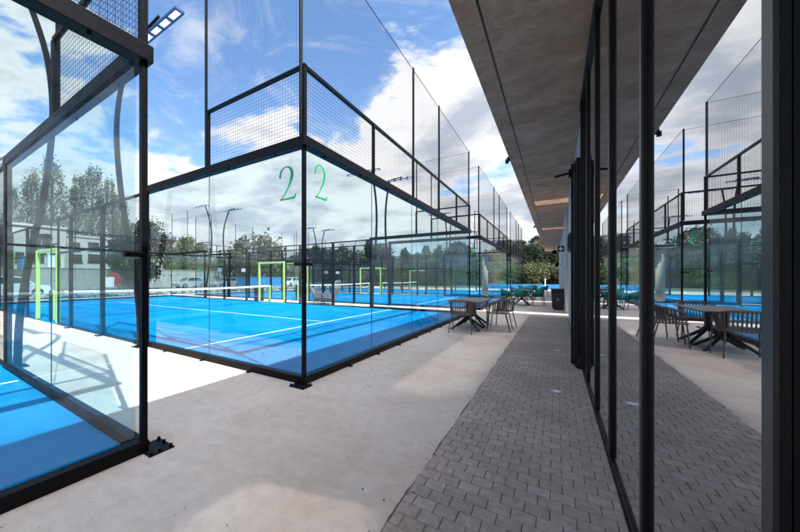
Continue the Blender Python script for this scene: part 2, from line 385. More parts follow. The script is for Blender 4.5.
sl = bpy.data.lights.new('sun', 'SUN'); sl.energy = 3.8; sl.angle = R(.55); sl.color = (1.0, .95, .88)
so = bpy.data.objects.new('sun', sl); col.objects.link(so); so.location = (20, -8, 30); so.rotation_euler = SUN.to_track_quat('Z', 'Y').to_euler()

cam = bpy.data.cameras.new('camera'); cam.sensor_width = 36; cam.lens = F/800*36; cam.shift_x = (400-CX)/800; cam.shift_y = (HY-266)/800
cam.clip_start = .02; cam.clip_end = 3000
co = bpy.data.objects.new('camera', cam); col.objects.link(co); co.location = (0, 0, EYE); co.rotation_euler = (R(90), 0, R(36.4)); scn.camera = co

# ------------------------------------------------------------------ ground
XC = -2.53; PITCH = 12.0; Y2 = 3.27; CW = 10.03; CL = 20.0
tag(MB().box(-900, 900, -900, 900, -1.2, -.02).build('ground', M['terrain']), 'dry grassy ground reaching to the hills', None, kind='structure')
def sheet(name, x0, x1, y0, y1, z, mat, label):
    m = MB(); m.add([(x0,y0,z),(x1,y0,z),(x1,y1,z),(x0,y1,z)], [(0,1,2,3)]); return tag(m.build(name, mat), label, None, kind='structure')
sheet('concrete_pavement', -25.5, 9, -12, 48, 0.0, M['concrete'], 'smooth pale concrete paving around the courts')
sheet('car_park', -80, -26.5, -30, 66, -.012, M['asphalt'], 'grey car park behind the courts')
# court turf + lines
for k in range(-1, 3):
    y0 = Y2 + PITCH*k
    t = sheet('court_turf', XC-CL+.02, XC-.02, y0+.02, y0+CW-.02, .012, M['turf'], ['blue artificial turf of the nearest court at the left edge','blue artificial turf of the court behind the green digits','blue artificial turf of the third court along the path','blue artificial turf of the farthest court'][k+1])
    m = MB()
    def strip(x0, x1, ya, yb): m.add([(x0,ya,.016),(x1,ya,.016),(x1,yb,.016),(x0,yb,.016)], [(0,1,2,3)])
    xs1, xs2 = XC-3.05, XC-CL+3.05
    for xs in (xs1, xs2): strip(xs-.025, xs+.025, y0+.12, y0+CW-.12)
    strip(xs2+.03, xs1-.03, y0+CW/2-.025, y0+CW/2+.025)
    o = m.build('court_line_markings', M['line']); tag(o, 'white painted lines on the blue turf', None, kind='structure')
# pavers, each a small bevelled block
pb = MB(); rnd = random.Random(3)
PX0, PX1 = -.735, .312; bw, bh = .1185, .106; row = 0; y = -1.6
def block(x0, x1, y0, y1, z):
    b = .004; g = .0015
    x0 += g; x1 -= g; y0 += g; y1 -= g
    j = [rnd.uniform(-.0012, .0012) for _ in range(4)]
    lo = [(x0,y0+j[0]),(x1,y0+j[1]),(x1,y1+j[2]),(x0,y1+j[3])]
    cxx, cyy = (x0+x1)/2, (y0+y1)/2
    hi = [(p[0]+(b if p[0] < cxx else -b), p[1]+(b if p[1] < cyy else -b)) for p in lo]
    tz = [rnd.uniform(-.0008, .0008) for _ in range(4)]
    pb.add([(*p, .004) for p in lo]+[(*p, z-.003) for p in lo]+[(*p, z+tz[i]) for i, p in enumerate(hi)],
           [(0,1,5,4),(1,2,6,5),(2,3,7,6),(3,0,4,7),(4,5,9,8),(5,6,10,9),(6,7,11,10),(7,4,8,11),(8,9,10,11)])
while y < 13.95:
    x = PX0 - (bw/2 if row % 2 else 0)
    while x < PX1:
        a, b = max(x, PX0 + rnd.uniform(-.012, .006)), min(x+bw, PX1)
        if b-a > .03: block(a, b, y, y+bh, .018 + rnd.uniform(-.001, .001))
        x += bw
    y += bh; row += 1
pv = MB(); nn = 420; vs = []
for i in range(nn+1):
    yq = -1.6 + 15.6*i/nn; vs += [(PX0-.007-.006*sin(yq*7.3)-rnd.uniform(0, .008), yq, .006), (PX1+.02, yq, .006)]
pv.add(vs, [(2*i, 2*i+1, 2*i+3, 2*i+2) for i in range(nn)])
tag(pv.build('path_bedding', M['joint']), 'dark sand in the joints of the grey paver path', None, kind='structure')
tag(pb.build('path', M['paver'], fix=False), 'grey concrete block paving beside the glass wall', None, kind='structure')

lv = MB(); rl = random.Random(12)
for i in range(150):
    if rl.random() < .6: x, y = PX0 + rl.gauss(-.01, .04), rl.uniform(.8, 14)
    else: x, y = rl.uniform(-2.4, .25), rl.uniform(.8, 13)
    z = .022 if x > PX0-.01 else .004; a = rl.uniform(0, 6.3); q = rl.uniform(.004, .012)
    u = (cos(a)*q, sin(a)*q); v = (-sin(a)*q*.5, cos(a)*q*.5)
    lv.add([(x-u[0], y-u[1], z), (x+v[0], y+v[1], z+.004), (x+u[0], y+u[1], z+.001), (x-v[0], y-v[1], z+.003)], [(0,1,2,3)])
tag(lv.build('leaf_litter', principled('dry_leaf', (.07,.045,.03), .9, var=.4), None, fix=False), 'tiny dry leaf bits scattered on the paving and along its edge', None, kind='stuff')

# ------------------------------------------------------------------ padel court cages
def grid_panel(w_, h_, step, r):                     # wire grid in local x (0..w) and z (0..h)
    m = MB(); n = max(1, round(w_/step)); k = max(1, round(h_/step))
    for i in range(n+1): m.wire((w_*i/n, r, 0), (w_*i/n, r, h_), r)
    for i in range(k+1): m.wire((0, -r, h_*i/k), (w_, -r, h_*i/k), r)
    return m
_cache = {}
def grid_obj(name, w_, h_, step, r, mat, parent, loc, rz):
    key = (w_, h_, step, r)
    if key not in _cache: _cache[key] = grid_panel(w_, h_, step, r).build(name, mat, None, fix=False); o = _cache[key]
    else: o = _cache[key].copy(); col.objects.link(o); o.name = name
    o.parent = parent; o.location = loc; o.rotation_euler = (0, 0, rz); return o

def place_panel(parent, name, w_, h_, step, r, mat, ax, a0, c, z0):
    """ax 'y': panel runs along +y from a0 at x=c; ax 'x': runs along -x from a0 at y=c"""
    if ax == 'y': return grid_obj(name, w_, h_, step, r, mat, parent, (c, a0, z0), R(90))
    return grid_obj(name, w_, h_, step, r, mat, parent, (a0, c, z0), R(180))

W_ = CW
def make_cage():
    root = thing('padel_court_enclosure', '', 'court enclosure', (XC, Y2, 0))
    # local: x from 0 (path end) to -20, y from 0 to CW
    def prt(m, name, mat=M['black'], smooth=False): return m.build(name, mat, root, smooth)
    gi = .055                                           # glass set in from the outer face
    for end in (0, 1):
        X = (lambda d: -d) if end == 0 else (lambda d: -CL + d)
        # base rail, top beam (end wall)
        tbm = MB().box(X(-.03), X(.09), -.03, W_+.03, 3.0, 3.125, .004)
        for i in range(10): tbm.cyl((X(.0), .45 + i*1.02, 2.972), .014, .04, 8)
        prt(tbm, 'top_beam')
        bw5 = W_/5
        for i in range(5):
            a = i*bw5 + (.08 if i == 0 else .004); b = (i+1)*bw5 - (.08 if i == 4 else .004)
            prt(MB().box(X(gi), X(gi+.012), a, b, .097, 2.998), 'glass_pane', M['cglass'])
        # hardware: bolts under the beam, feet on the ground
        for i in range(1, 5): prt(MB().box(X(gi+.001), X(gi+.011), i*bw5-.0035, i*bw5+.0035, .097, 2.998), 'joint_seal', M['seal'])
        ft = MB().box(X(-.005), X(.085), -.005, W_+.005, .0, .095, .004)
        for i in range(9):
            yy = 1.1 + i*.98
            ft.box(X(-.06), X(.0), yy-.03, yy+.03, .0, .012); ft.cyl((X(-.035), yy, .012), .012, .012, 6)
        prt(ft, 'base_rail')
        for side in (0, 1):
            Y = (lambda d: d) if side == 0 else (lambda d: W_ - d)
            # corner post, plates
            prt(MB().box(X(.002), X(.046), Y(.002), Y(.046), .095, 3.0), 'corner_post')
            pl = MB(); pl.box(X(-.10), X(.12), Y(-.16), Y(.04), .0, .010)
            for (a, b) in ((-.08,-.14),(.02,-.14),(.10,-.14),(-.08,-.05),(.10,-.05),(-.08,.02)): pl.cyl((X(a), Y(b), .010), .013, .022, 6)
            prt(pl, 'base_plate')
            # side: two 3 m panes
            br = MB().box(X(.09), X(4.06), Y(-.005), Y(.085), .0, .095, .004)
            for i in range(3): br.box(X(.95+i*1.1), X(1.01+i*1.1), Y(-.06), Y(.0), 0, .012)
            prt(br, 'base_rail')
            tp = MB().box(X(.092), X(4.06), Y(-.03), Y(.09), 3.0, 3.125, .004)
            for i in range(4): tp.cyl((X(.5+i*.95), Y(.0), 2.972), .014, .04, 8)
            prt(tp, 'top_beam')
            for (a, b) in ((.08, 1.996), (2.004, 3.96)):
                prt(MB().box(X(a), X(b), Y(gi), Y(gi+.012), .097, 2.998), 'glass_pane', M['cglass'])
            prt(MB().box(X(1.9965), X(2.0035), Y(gi+.001), Y(gi+.011), .097, 2.998), 'joint_seal', M['seal'])
            # clamp joining the two panes at the corner
            cl_ = MB(); cl_.tube([(X(.02), Y(.17), 1.52), (X(.02), Y(.03), 1.52)], .026, 10); cl_.tube([(X(.03), Y(.02), 1.52), (X(.17), Y(.02), 1.52)], .026, 10)
            prt(cl_, 'glass_clamp')
            # steel mesh 3..4 m on the side, with frame
            prt(MB().bar((X(0), Y(.03), 4.02), (X(2.02), Y(.03), 4.02), .045, .045), 'mesh_rail')
            prt(MB().box(X(1.97), X(2.03), Y(.0), Y(.06), 3.125, 4.0), 'mesh_post')
            place_panel(root, 'mesh_panel', 1.93, .87, .05, .0018, M['wirem'], 'x', (-.04 if end == 0 else -CL+1.97), Y(.03), 3.13)
            prt(MB().box(X(.0), X(.05), Y(.0), Y(.055), 3.125, 4.04), 'mesh_post')
        # end mesh with rail, posts
        prt(MB().bar((X(.03), .03, 4.02), (X(.03), W_-.03, 4.02), .045, .045), 'mesh_rail')
        for i in range(1, 5): prt(MB().box(X(.005), X(.05), i*bw5-.022, i*bw5+.022, 3.125, 3.998), 'mesh_post')
        for i in range(5): place_panel(root, 'mesh_panel', round(bw5-.05, 3), .87, .05, .0018, M['wirem'], 'y', i*bw5+.025, X(.03), 3.13)
    # long sides between the glass: posts each 2 m, mesh 3 m, doorway around the net
    for side in (0, 1):
        Y = (lambda d: d) if side == 0 else (lambda d: W_ - d)
        for d in (4, 6, 8, 12, 14, 16):
            prt(MB().box(-d-.05, -d+.05, Y(.0), Y(.08), .0, 2.998 if d not in (4, 16) else 3.0), 'side_post')
            pl = MB(); pl.box(-d-.09, -d+.09, Y(-.11), Y(-.002), 0, .010)
            for q in (-.06, .06): pl.cyl((-d+q, Y(-.08), .01), .011, .02, 6)
            prt(pl, 'base_plate')
        for (a, b) in ((4.08, 8.95), (11.05, 15.92)):
            prt(MB().box(-b, -a, Y(.02), Y(.06), 3.0, 3.05), 'side_rail')
            prt(MB().box(-b, -a, Y(.025), Y(.055), 2.03, 2.08), 'side_rail')
            prt(MB().box(-b, -a, Y(.02), Y(.06), .0, .06), 'side_rail')
        prt(MB().box(-11.05, -8.95, Y(.02), Y(.06), 3.0, 3.05), 'side_rail')
        prt(MB().box(-11.05, -8.95, Y(.02), Y(.06), 2.30, 2.35), 'side_rail')
        for d in (8.97, 11.03): prt(MB().box(-d-.025, -d+.025, Y(.015), Y(.065), .0, 3.0), 'door_post')
        place_panel(root, 'mesh_panel', 2.0, .64, .05, .0018, M['wirem'], 'x', -9.0, Y(.04), 2.355)
        for d in (4.05, 6.05, 12.05, 14.05): place_panel(root, 'mesh_panel', 1.9, 2.93, .05, .0018, M['wirem'], 'x', -d, Y(.04), .06)
        for d in (8.05, 11.05): place_panel(root, 'mesh_panel', .87, 2.93, .05, .0018, M['wirem'], 'x', -d, Y(.04), .06)
        # lime padded doorway
        fr = MB()
        for d in (9.07, 10.93): fr.box(-d-.055, -d+.055, Y(.004), Y(.116), .02, 2.22, .02)
        fr.box(-10.87, -9.13, Y(.02), Y(.10), 2.12, 2.22, .02)
        prt(fr, 'entrance_frame', M['green'])
        prt(MB().box(-14.7, -14.3, Y(-.004), Y(.008), 1.75, 1.98), 'notice_plate', M['white'])
    return root
cage = make_cage()
cage['label'] = 'glass walled padel court cage with green digit 2 on its near corner'

def digit_obj(ch, parent, loc, rz, w_=.29, h_=.44):
    # hand drawn numerals with thick and thin strokes: (x, y, thickness)
    D = {
     '2': [[(.04,.70,.10),(.06,.83,.10),(.16,.94,.075),(.34,1.0,.05),(.55,.985,.07),(.72,.88,.12),(.76,.74,.14),(.70,.58,.13),(.56,.40,.085),(.36,.22,.055),(.12,.045,.045),(.05,.03,.05)],
           [(.05,.035,.06),(.35,.035,.075),(.70,.04,.10),(.90,.05,.11),(.97,.15,.04)]],
     '3': [[(.08,.86,.06),(.25,.97,.06),(.50,1.0,.07),(.72,.87,.13),(.70,.68,.12),(.50,.55,.06),(.36,.54,.05)],
           [(.36,.54,.05),(.60,.52,.07),(.82,.38,.13),(.84,.22,.14),(.66,.06,.09),(.40,.0,.06),(.10,.06,.06)]],
     '4': [[(.72,.0,.12),(.72,.98,.11)], [(.70,.98,.05),(.05,.28,.05)], [(.05,.28,.06),(.98,.28,.08)]],
    }[ch]
    m = MB()
    for st in D:
        P = []
        for i in range(len(st)-1):
            for t in range(4):
                u = t/4; a, b = st[i], st[i+1]
                pa = st[i-1] if i else a; pb_ = st[i+2] if i+2 < len(st) else b
                q = []
                for c in range(3):
                    q.append(.5*((2*a[c]) + (-pa[c]+b[c])*u + (2*pa[c]-5*a[c]+4*b[c]-pb_[c])*u*u + (-pa[c]+3*a[c]-3*b[c]+pb_[c])*u**3))
                P.append(q)
        P.append(list(st[-1]))
        n = len(P); vs = []
        for i, (x, y, t) in enumerate(P):
            x2, y2, _ = P[min(i+1, n-1)]; x1, y1, _ = P[max(i-1, 0)]
            dx, dy = (x2-x1)*w_, (y2-y1)*h_; l = math.hypot(dx, dy) or 1
            nx, ny = -dy/l, dx/l; hw = max(.042, t*1.1)*w_/2
            vs += [(x*w_+nx*hw, 0, y*h_+ny*hw), (x*w_-nx*hw, 0, y*h_-ny*hw)]
        k = len(vs); vs += [(a, -.0015, c) for (a, _, c) in vs]
        fs = []
        for i in range(n-1):
            a = 2*i
            fs += [(a, a+1, a+3, a+2), (k+a, k+a+2, k+a+3, k+a+1), (a, a+2, k+a+2, k+a), (a+1, k+a+1, k+a+3, a+3)]
        m.add(vs, fs)
    o = m.build('court_number', M['greennum'], parent); o.location = loc; o.rotation_euler = (0, 0, rz); return o

cages = {2: cage}
for k, lab in ((1, 'nearest padel court cage at the left with no number on its glass'), (3, 'padel court cage third along the path with green digit 3 on its corner'), (4, 'farthest padel court cage along the path with green digit 4')):
    c = copy_tree(cage); c.location = (XC, Y2+PITCH*(k-2), 0); c['label'] = lab; cages[k] = c
for k in cages: cages[k]['group'] = 'row of padel court cages'
for k in (2, 3, 4):
    digit_obj(str(k), cages[k], (-.46, .048, 2.37), 0)
    digit_obj(str(k), cages[k], (-.048+.1, .15, 2.37), R(90))

# safety netting on tall poles round each end
def make_net_end():
    root = thing('safety_netting', '', 'safety netting', (XC, Y2, 4.045), 0, 'tall safety netting on poles')
    for (x, y) in ((-.055, -.0), (-.02, 4.0), (-.02, 6.02), (-.055, W_), (-2.0, 0.0), (-2.0, W_)):
        MB().tube([(x, y, -.9), (x, y, 1.98)], .024, 8).build('pole', M['black'], root)
    c = MB()
    P = [(-2.0,0,1.95),(-.03,0,1.95),(-.03,4.0,1.95),(-.03,6.02,1.95),(-.03,W_,1.95),(-2.0,W_,1.95)]
    for a, b in zip(P, P[1:]): c.tube([a, b], .006, 5)
    c.build('top_cable', M['black'], root)
    for (w_, ax, a0, c_) in ((4.0, 'y', 0, -.02), (2.02, 'y', 4.0, -.02), (4.01, 'y', 6.02, -.02), (1.95, 'x', -.03, 0), (1.95, 'x', -.03, W_)):
        place_panel(root, 'net', w_, 1.95, .048, .0009, M['netm'], ax, a0, c_, 0)
    return root
ne = make_net_end()
names = {1: 'nearest court', 2: 'court numbered 2', 3: 'court numbered 3', 4: 'farthest court'}
for k in (2, 1, 3, 4):
    a = ne if k == 2 else copy_tree(ne)
    a.location = (XC, Y2+PITCH*(k-2), 4.045); a['label'] = 'black safety netting on poles above the path end of the ' + names[k]
    b = copy_tree(ne); b.rotation_euler = (0, 0, pi); b.location = (XC-CL, Y2+PITCH*(k-2)+W_, 4.045)
    b['label'] = 'black safety netting on poles above the car park end of the ' + names[k]

# nets
def make_net():
    root = thing('court_net', '', 'court net', (XC-10, Y2+.14, 0), 0, 'nets across the padel courts')
    L_ = W_-.28
    for y in (0, L_):
        MB().box(-.04, .04, y-.04, y+.04, .012, .94, .006).build('net_post', M['black'], root)
        MB().box(-.10, .10, y-.085 if y else y+.042, y-.042 if y else y+.10, .014, .93, .02).build('post_pad', M['green'], root)
    m = MB(); n = 180
    def top(t): return .92 - .06*4*t*(1-t)
    for i in range(n+1):
        t = i/n; m.wire((0, .05+t*(L_-.1), .05), (0, .05+t*(L_-.1), top(t)-.03), .0016)
    for j in range(17):
        q = j/17; pts = []
        for i in range(12): m.wire((0, .05+i/12*(L_-.1), .05+q*(top(i/12)-.08)), (0, .05+(i+1)/12*(L_-.1), .05+q*(top((i+1)/12)-.08)), .0016)
    m.build('net_mesh', M['netm'], root, fix=False)
    t_ = MB()
    for i in range(16): t_.bar((0, .04+i/16*(L_-.08), top(i/16)), (0, .04+(i+1)/16*(L_-.08), top((i+1)/16)), .018, .075)
    t_.build('top_tape', M['tape'], root)
    return root
nt0 = make_net()
for k in (2, 1, 3, 4):
    n_ = nt0 if k == 2 else copy_tree(nt0)
    n_.location = (XC-10, Y2+.14+PITCH*(k-2), 0); n_['label'] = 'white topped net stretched across the ' + names[k]

# curved floodlight poles
def make_pole():
    root = thing('floodlight_pole', '', 'floodlight', (0,0,0), 0, 'curved floodlight poles beside the courts')
    pts = [(0,-.07,0), (0,-.10,.8), (0,-.22,1.7), (0,-.38,2.6), (0,-.48,3.5), (0,-.50,4.2), (0,-.42,4.9), (0,-.24,5.5), (0,-.02,6.05)]
    # smooth
    P = []
    for i in range(len(pts)-1):
        for t in range(4):
            u = t/4; a = Vector(pts[max(i-1,0)]); b = Vector(pts[i]); c = Vector(pts[i+1]); d = Vector(pts[min(i+2,len(pts)-1)])
            P.append(.5*((2*b)+(c-a)*u+(2*a-5*b+4*c-d)*u*u+(-a+3*b-3*c+d)*u**3))
    P.append(Vector(pts[-1]))
    MB().tube(P, [.062 - .02*i/len(P) for i in range(len(P))], 4, flat=1).build('pole', M['black'], root)
    MB().box(-.12, .12, -.19, .02, 0, .012).build('foot_plate', M['black'], root)
    f = MB(); x0, x1 = -.40, 1.20; ya, yb = -.04, .11; z = 6.07
    f.bar((x0, ya, z), (x1, ya, z), .03, .04); f.bar((x0, yb, z), (x1, yb, z), .03, .04)
    for i in range(6):
        xx = x0+.02 + (x1-x0-.04)*i/5
        f.bar((xx, ya+.018, z), (xx, yb-.018, z), .05 if 0 < i < 5 else .035, .045)
    f.build('lamp_frame', M['lampblue'], root)
    d = MB()
    for i in range(1, 5):
        xx = x0+.02 + (x1-x0-.04)*i/5
        d.box(xx-.03, xx+.03, .01, .06, z+.03, z+.08)
    d.build('lamp_driver', M['black'], root)
    for i in range(5):
        xa = x0+.02 + (x1-x0-.04)*i/5; xb = x0+.02 + (x1-x0-.04)*(i+1)/5
        MB().box(xa+.035, xb-.035, ya+.022, yb-.022, z-.008, z+.002).build('led_panel', M['led'], root)
    MB().tube([(0,-.02,6.04),(.1,-.04,6.13),(.65,-.05,6.16)], .026, 6).build('bracket', M['black'], root)
    return root
pole0 = make_pole(); first = True
for k in (2, 1, 3, 4):
    for side in (0, 1):
        for d, where in ((4, 'path end'), (16, 'car park end')):
            p = pole0 if first else copy_tree(pole0); first = False
            y0 = Y2+PITCH*(k-2)
            p.location = (XC-d, y0 if side == 0 else y0+W_, 0); p.rotation_euler = (0, 0, 0 if side == 0 else pi)
            p['label'] = 'curved floodlight pole, %s side of the %s, at its %s' % ('near' if side == 0 else 'far', names[k], where)

# ------------------------------------------------------------------ the clubhouse
club = thing('clubhouse', 'long low clubhouse with glass front and overhanging concrete roof', 'building', (0,0,0))
XG = .33; RZ = 4.02; RT = 4.30
slots = [(13.95, 14.75), (21.75, 22.40)]
rf = MB()
segs = [(-9.0, slots[0][0]), (slots[0][1], slots[1][0]), (slots[1][1], 41.0)]
for (a, b) in segs: rf.box(-.60, 9.0, a, b, RZ, RT)
rf.box(-.83, -.62, -9.0, 41.0, RZ-.004, RT+.001)
rf.box(-.622, -.598, -9.0, 41.0, RZ+.05, RT-.02)
rf.box(5.2, 9.0, slots[0][0]+.002, slots[0][1]-.002, RZ+.01, RT-.003); rf.box(5.2, 9.0, slots[1][0]+.002, slots[1][1]-.002, RZ+.01, RT-.003)
roof = rf.build('roof', M['soffit'], club)
# black strip in the drip groove stands in for the shade inside it
MB().box(-.622, -.598, -9, 41, RZ+.0, RZ+.012).build('groove_shade_strip', M['blackrough'], club)
# walls
MB().box(.345, 5.2, 6.62, 13.55, 0, RZ-.001).build('wall', M['wall'], club)
MB().box(.31, 5.2, 15.62, 21.35, 0, RZ-.001).build('wall', M['wall'], club)
MB().box(.31, 5.2, 23.35, 40.9, 0, RZ-.001).build('wall', M['wall'], club)
MB().box(5.202, 5.4, 13.0, 24, 0, RZ-.001).build('back_wall', M['wall'], club)
# room behind the glass
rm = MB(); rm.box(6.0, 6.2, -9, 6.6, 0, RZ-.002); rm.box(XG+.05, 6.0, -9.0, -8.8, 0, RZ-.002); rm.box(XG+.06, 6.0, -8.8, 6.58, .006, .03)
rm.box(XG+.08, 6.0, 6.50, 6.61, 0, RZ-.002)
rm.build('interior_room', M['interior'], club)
# glazing
sill = MB().box(XG-.013, XG+.04, -8.9, 6.15, .0, .05, .003).build('sill', M['frame'], club)
MB().box(XG-.03, XG+.04, -8.9, 6.60, RZ-.10, RZ-.002).build('head_frame', M['frame'], club)
mull = [.951, 2.064, 3.17, 4.23, 5.32]
mull = [.951-1.1*k for k in range(8, 0, -1)] + mull
for a in mull:
    mo = MB().box(XG-.013, XG-.001, a, a+.041, .055, RZ-.10).build('mullion', M['frame'], club)
    MB().box(XG-.021, XG-.0135, a+.0005, a+.0405, .056, RZ-.101).build('cap_strip', M['cap'], mo)
ed = mull + [6.12]
for a, b in zip(ed, ed[1:]): MB().box(XG, XG+.024, a+.001, b-.001, .056, RZ-.101).build('window_pane', M['fglass'], club)
# folded glass doors next to the white wall
dr = thing('folding_door', 'tall black framed glass doors folded back beside the white wall', 'door', (XG, 6.1, 0))
def leaf(y0, xo, par):
    f = MB(); w0, w1 = -.135+xo, -.004+xo
    f.box(w0, w0+.03, y0, y0+.045, .02, 3.1); f.box(w1-.04, w1, y0, y0+.045, .02, 3.1)
    f.box(w0+.03, w1-.04, y0, y0+.045, .02, .09); f.box(w0+.03, w1-.04, y0, y0+.045, 3.0, 3.1)
    lf = f.build('door_leaf', M['frame'], par)
    MB().box(w0+.03, w1-.04, y0+.018, y0+.028, .09, 3.0).build('leaf_glass', M['fglass'], lf)
leaf(.37, 0, dr); leaf(.22, .035, dr); leaf(.08, .05, dr)
MB().bar((-.34, .40, 2.94), (-.135, .40, 2.97), .03, .03).build('stay_arm', M['black'], dr)
MB().box(-.165, -.136, .35, .44, 2.9, 3.02).build('stay_bracket', M['black'], dr)
MB().box(-.04, .03, .0, .045, .056, 3.9).build('jamb', M['frame'], dr)

# wall things
def solo(m, name, mat, label, cat, group=None, smooth=False): return tag(m.build(name, mat, None, smooth), label, cat, group)
t = thing('wall_heater', 'dark box mounted high on the white wall past the folded doors', 'wall box', (.345, 10.5, 2.04))
MB().box(-.07, -.002, 0, 1.0, 0, .44, .01).build('housing', M['blackrough'], t)
MB().box(-.085, -.071, .06, .94, .05, .39).build('front_panel', M['black'], t)
t = thing('projecting_sign', 'small black square sign with white symbol sticking out from the wall', 'sign', (.31, 17.4, 2.45))
MB().box(-.24, -.002, 0, .03, 0, .24).build('sign_board', M['blackrough'], t)
g = MB(); g.box(-.15, -.09, -.004, -.001, .05, .19); g.box(-.20, -.152, -.004, -.001, .10, .14); g.box(-.088, -.04, -.004, -.001, .10, .14); g.build('symbol', M['white'], t)
t = thing('wall_lamp', 'small dark lamp sticking out from the white wall beyond the bins', 'lamp', (.31, 26, 2.1))
MB().tube([(-.0,0,.1),(-.16,0,.1)], .02, 8).build('arm', M['black'], t); MB().cyl((-.22,0,-.05), .09, .26, 14).build('shade', M['black'], t)
t = thing('hanging_lamp', 'black lamp hanging from the concrete soffit near the far end', 'lamp', (-.05, 33.0, 3.35))
MB().tube([(0,0,.2),(0,0,.669)], .02, 6).build('rod', M['black'], t); MB().cyl((0,0,-.1), .16, .32, 14).build('shade', M['black'], t)
for i, (yy, lab) in enumerate(((8.75, 'small dark spotlight under the roof edge above the dining table'), (20.9, 'small dark spotlight under the roof edge above the teal chairs'))):
    t = thing('edge_spotlight', lab, 'spotlight', (-.83, yy, RZ+.02), 0, 'spotlights on the roof edge')
    MB().box(-.06, -.001, -.04, .04, -.02, .06).build('bracket', M['black'], t); MB().cyl((-.06, 0, -.07), .035, .09, 12).build('lamp_head', M['black'], t)
# ground lights
for (x, yy, lab) in ((.01, 4.78, 'round metal ground light set in the pavers, nearer one'), (.03, 7.5, 'round metal ground light set in the pavers, farther one')):
    t = thing('ground_light', lab, 'ground light', (x, yy, .0195), 0, 'ground lights along the paver path')
    MB().cyl((0,0,0), .062, .004, 28).build('ring', M['ring'], t); MB().cyl((0,0,.0042), .036, .002, 24).build('lens', M['white'], t)
# bins
def bin_(x, y, s, lid, label):
    t = thing('rubbish_bin', label, 'bin', (x, y, 0), 0, 'bins against the white wall')
    w2 = .18*s; h = .62*s
    m = MB(); n = 8; prof = [(w2*.84, .0), (w2*.95, h*.6), (w2, h-.05), (w2*1.06, h-.04), (w2*1.06, h)]
    vs = []
    for (a, z) in prof: vs += [(-a,-a,z),(a,-a,z),(a,a,z),(-a,a,z)]
    fs = [(3,2,1,0)] + [(4*k+i, 4*k+(i+1)%4, 4*k+4+(i+1)%4, 4*k+4+i) for k in range(len(prof)-1) for i in range(4)] + [tuple(4*(len(prof)-1)+i for i in range(4))]
    m.add(vs, fs); m.build('body', M['blackrough'], t)
    MB().box(-w2*1.08, w2*1.08, -w2*1.08, w2*1.08, h+.001, h+.05, .01).build('lid', lid, t)
    sy = MB()
    for a in range(3):
        q = a*2*pi/3+.5; sy.bar((cos(q)*.035, -w2*1.005, h*.72+sin(q)*.035), (cos(q+1.3)*.035, -w2*1.005, h*.72+sin(q+1.3)*.035), .006, .014)
    sy.build('symbol', M['white'], t)
bin_(.09, 17.3, 1.0, M['blackrough'], 'black plastic bin with a white symbol, nearer one against the white wall')
bin_(.09, 18.3, 1.32, M['woodlid'], 'taller bin with a brown lid behind the black one')

# ------------------------------------------------------------------ furniture
def make_table(mat_top, wid, length, label, single=False, group=None):
    t = thing('outdoor_table', label, 'table', (0,0,0), 0, group)
    MB().box(-wid/2, wid/2, -length/2, length/2, .725, .748, .006).build('tabletop', mat_top, t)
    for s in ([0] if single else [-1, 1]):
        y = s*length*.24
        MB().bar((0, y, .25), (0, y, .724), .085, .085).build('pedestal', M['darkleg'], t)
        for k in range(4):
            a = pi/4 + k*pi/2; r = .43
            m = MB(); m.tube([(0.02*cos(a), y+.02*sin(a), .34), (.12*cos(a), y+.12*sin(a), .24), (r*cos(a), y+r*sin(a), .03), ((r+.05)*cos(a), y+(r+.05)*sin(a), .018)], [.035,.034,.026,.018], 6)
            m.build('foot', M['darkleg'], t)
        MB().box(-.22, .22, y-.04, y+.04, .70, .724).build('top_bracket', M['darkleg'], t)
    return t
def u_path(n=24, wx=.27, dy=.24, r=.16):
    # U open to +y (front); returns points from front right round the back to front left
    P = [(wx, dy), (wx, -dy+r)]
    for i in range(1, 7): a = i/7*pi/2; P.append((wx-r+r*cos(a), -dy+r-r*sin(a)))
    P += [(wx-r, -dy), (-wx+r, -dy)]
    for i in range(1, 7): a = i/7*pi/2; P.append((-wx+r-r*sin(a), -dy+r-r*cos(a)))
    P += [(-wx, -dy+r), (-wx, dy)]
    # resample
    d = [0]
    for a, b in zip(P, P[1:]): d.append(d[-1]+math.hypot(b[0]-a[0], b[1]-a[1]))
    out_ = []
    for i in range(n+1):
        s = d[-1]*i/n; k = max(j for j in range(len(P)) if d[j] <= s+1e-9); k = min(k, len(P)-2)
        u = (s-d[k])/((d[k+1]-d[k]) or 1); out_.append((P[k][0]+(P[k+1][0]-P[k][0])*u, P[k][1]+(P[k+1][1]-P[k][1])*u))
    return out_
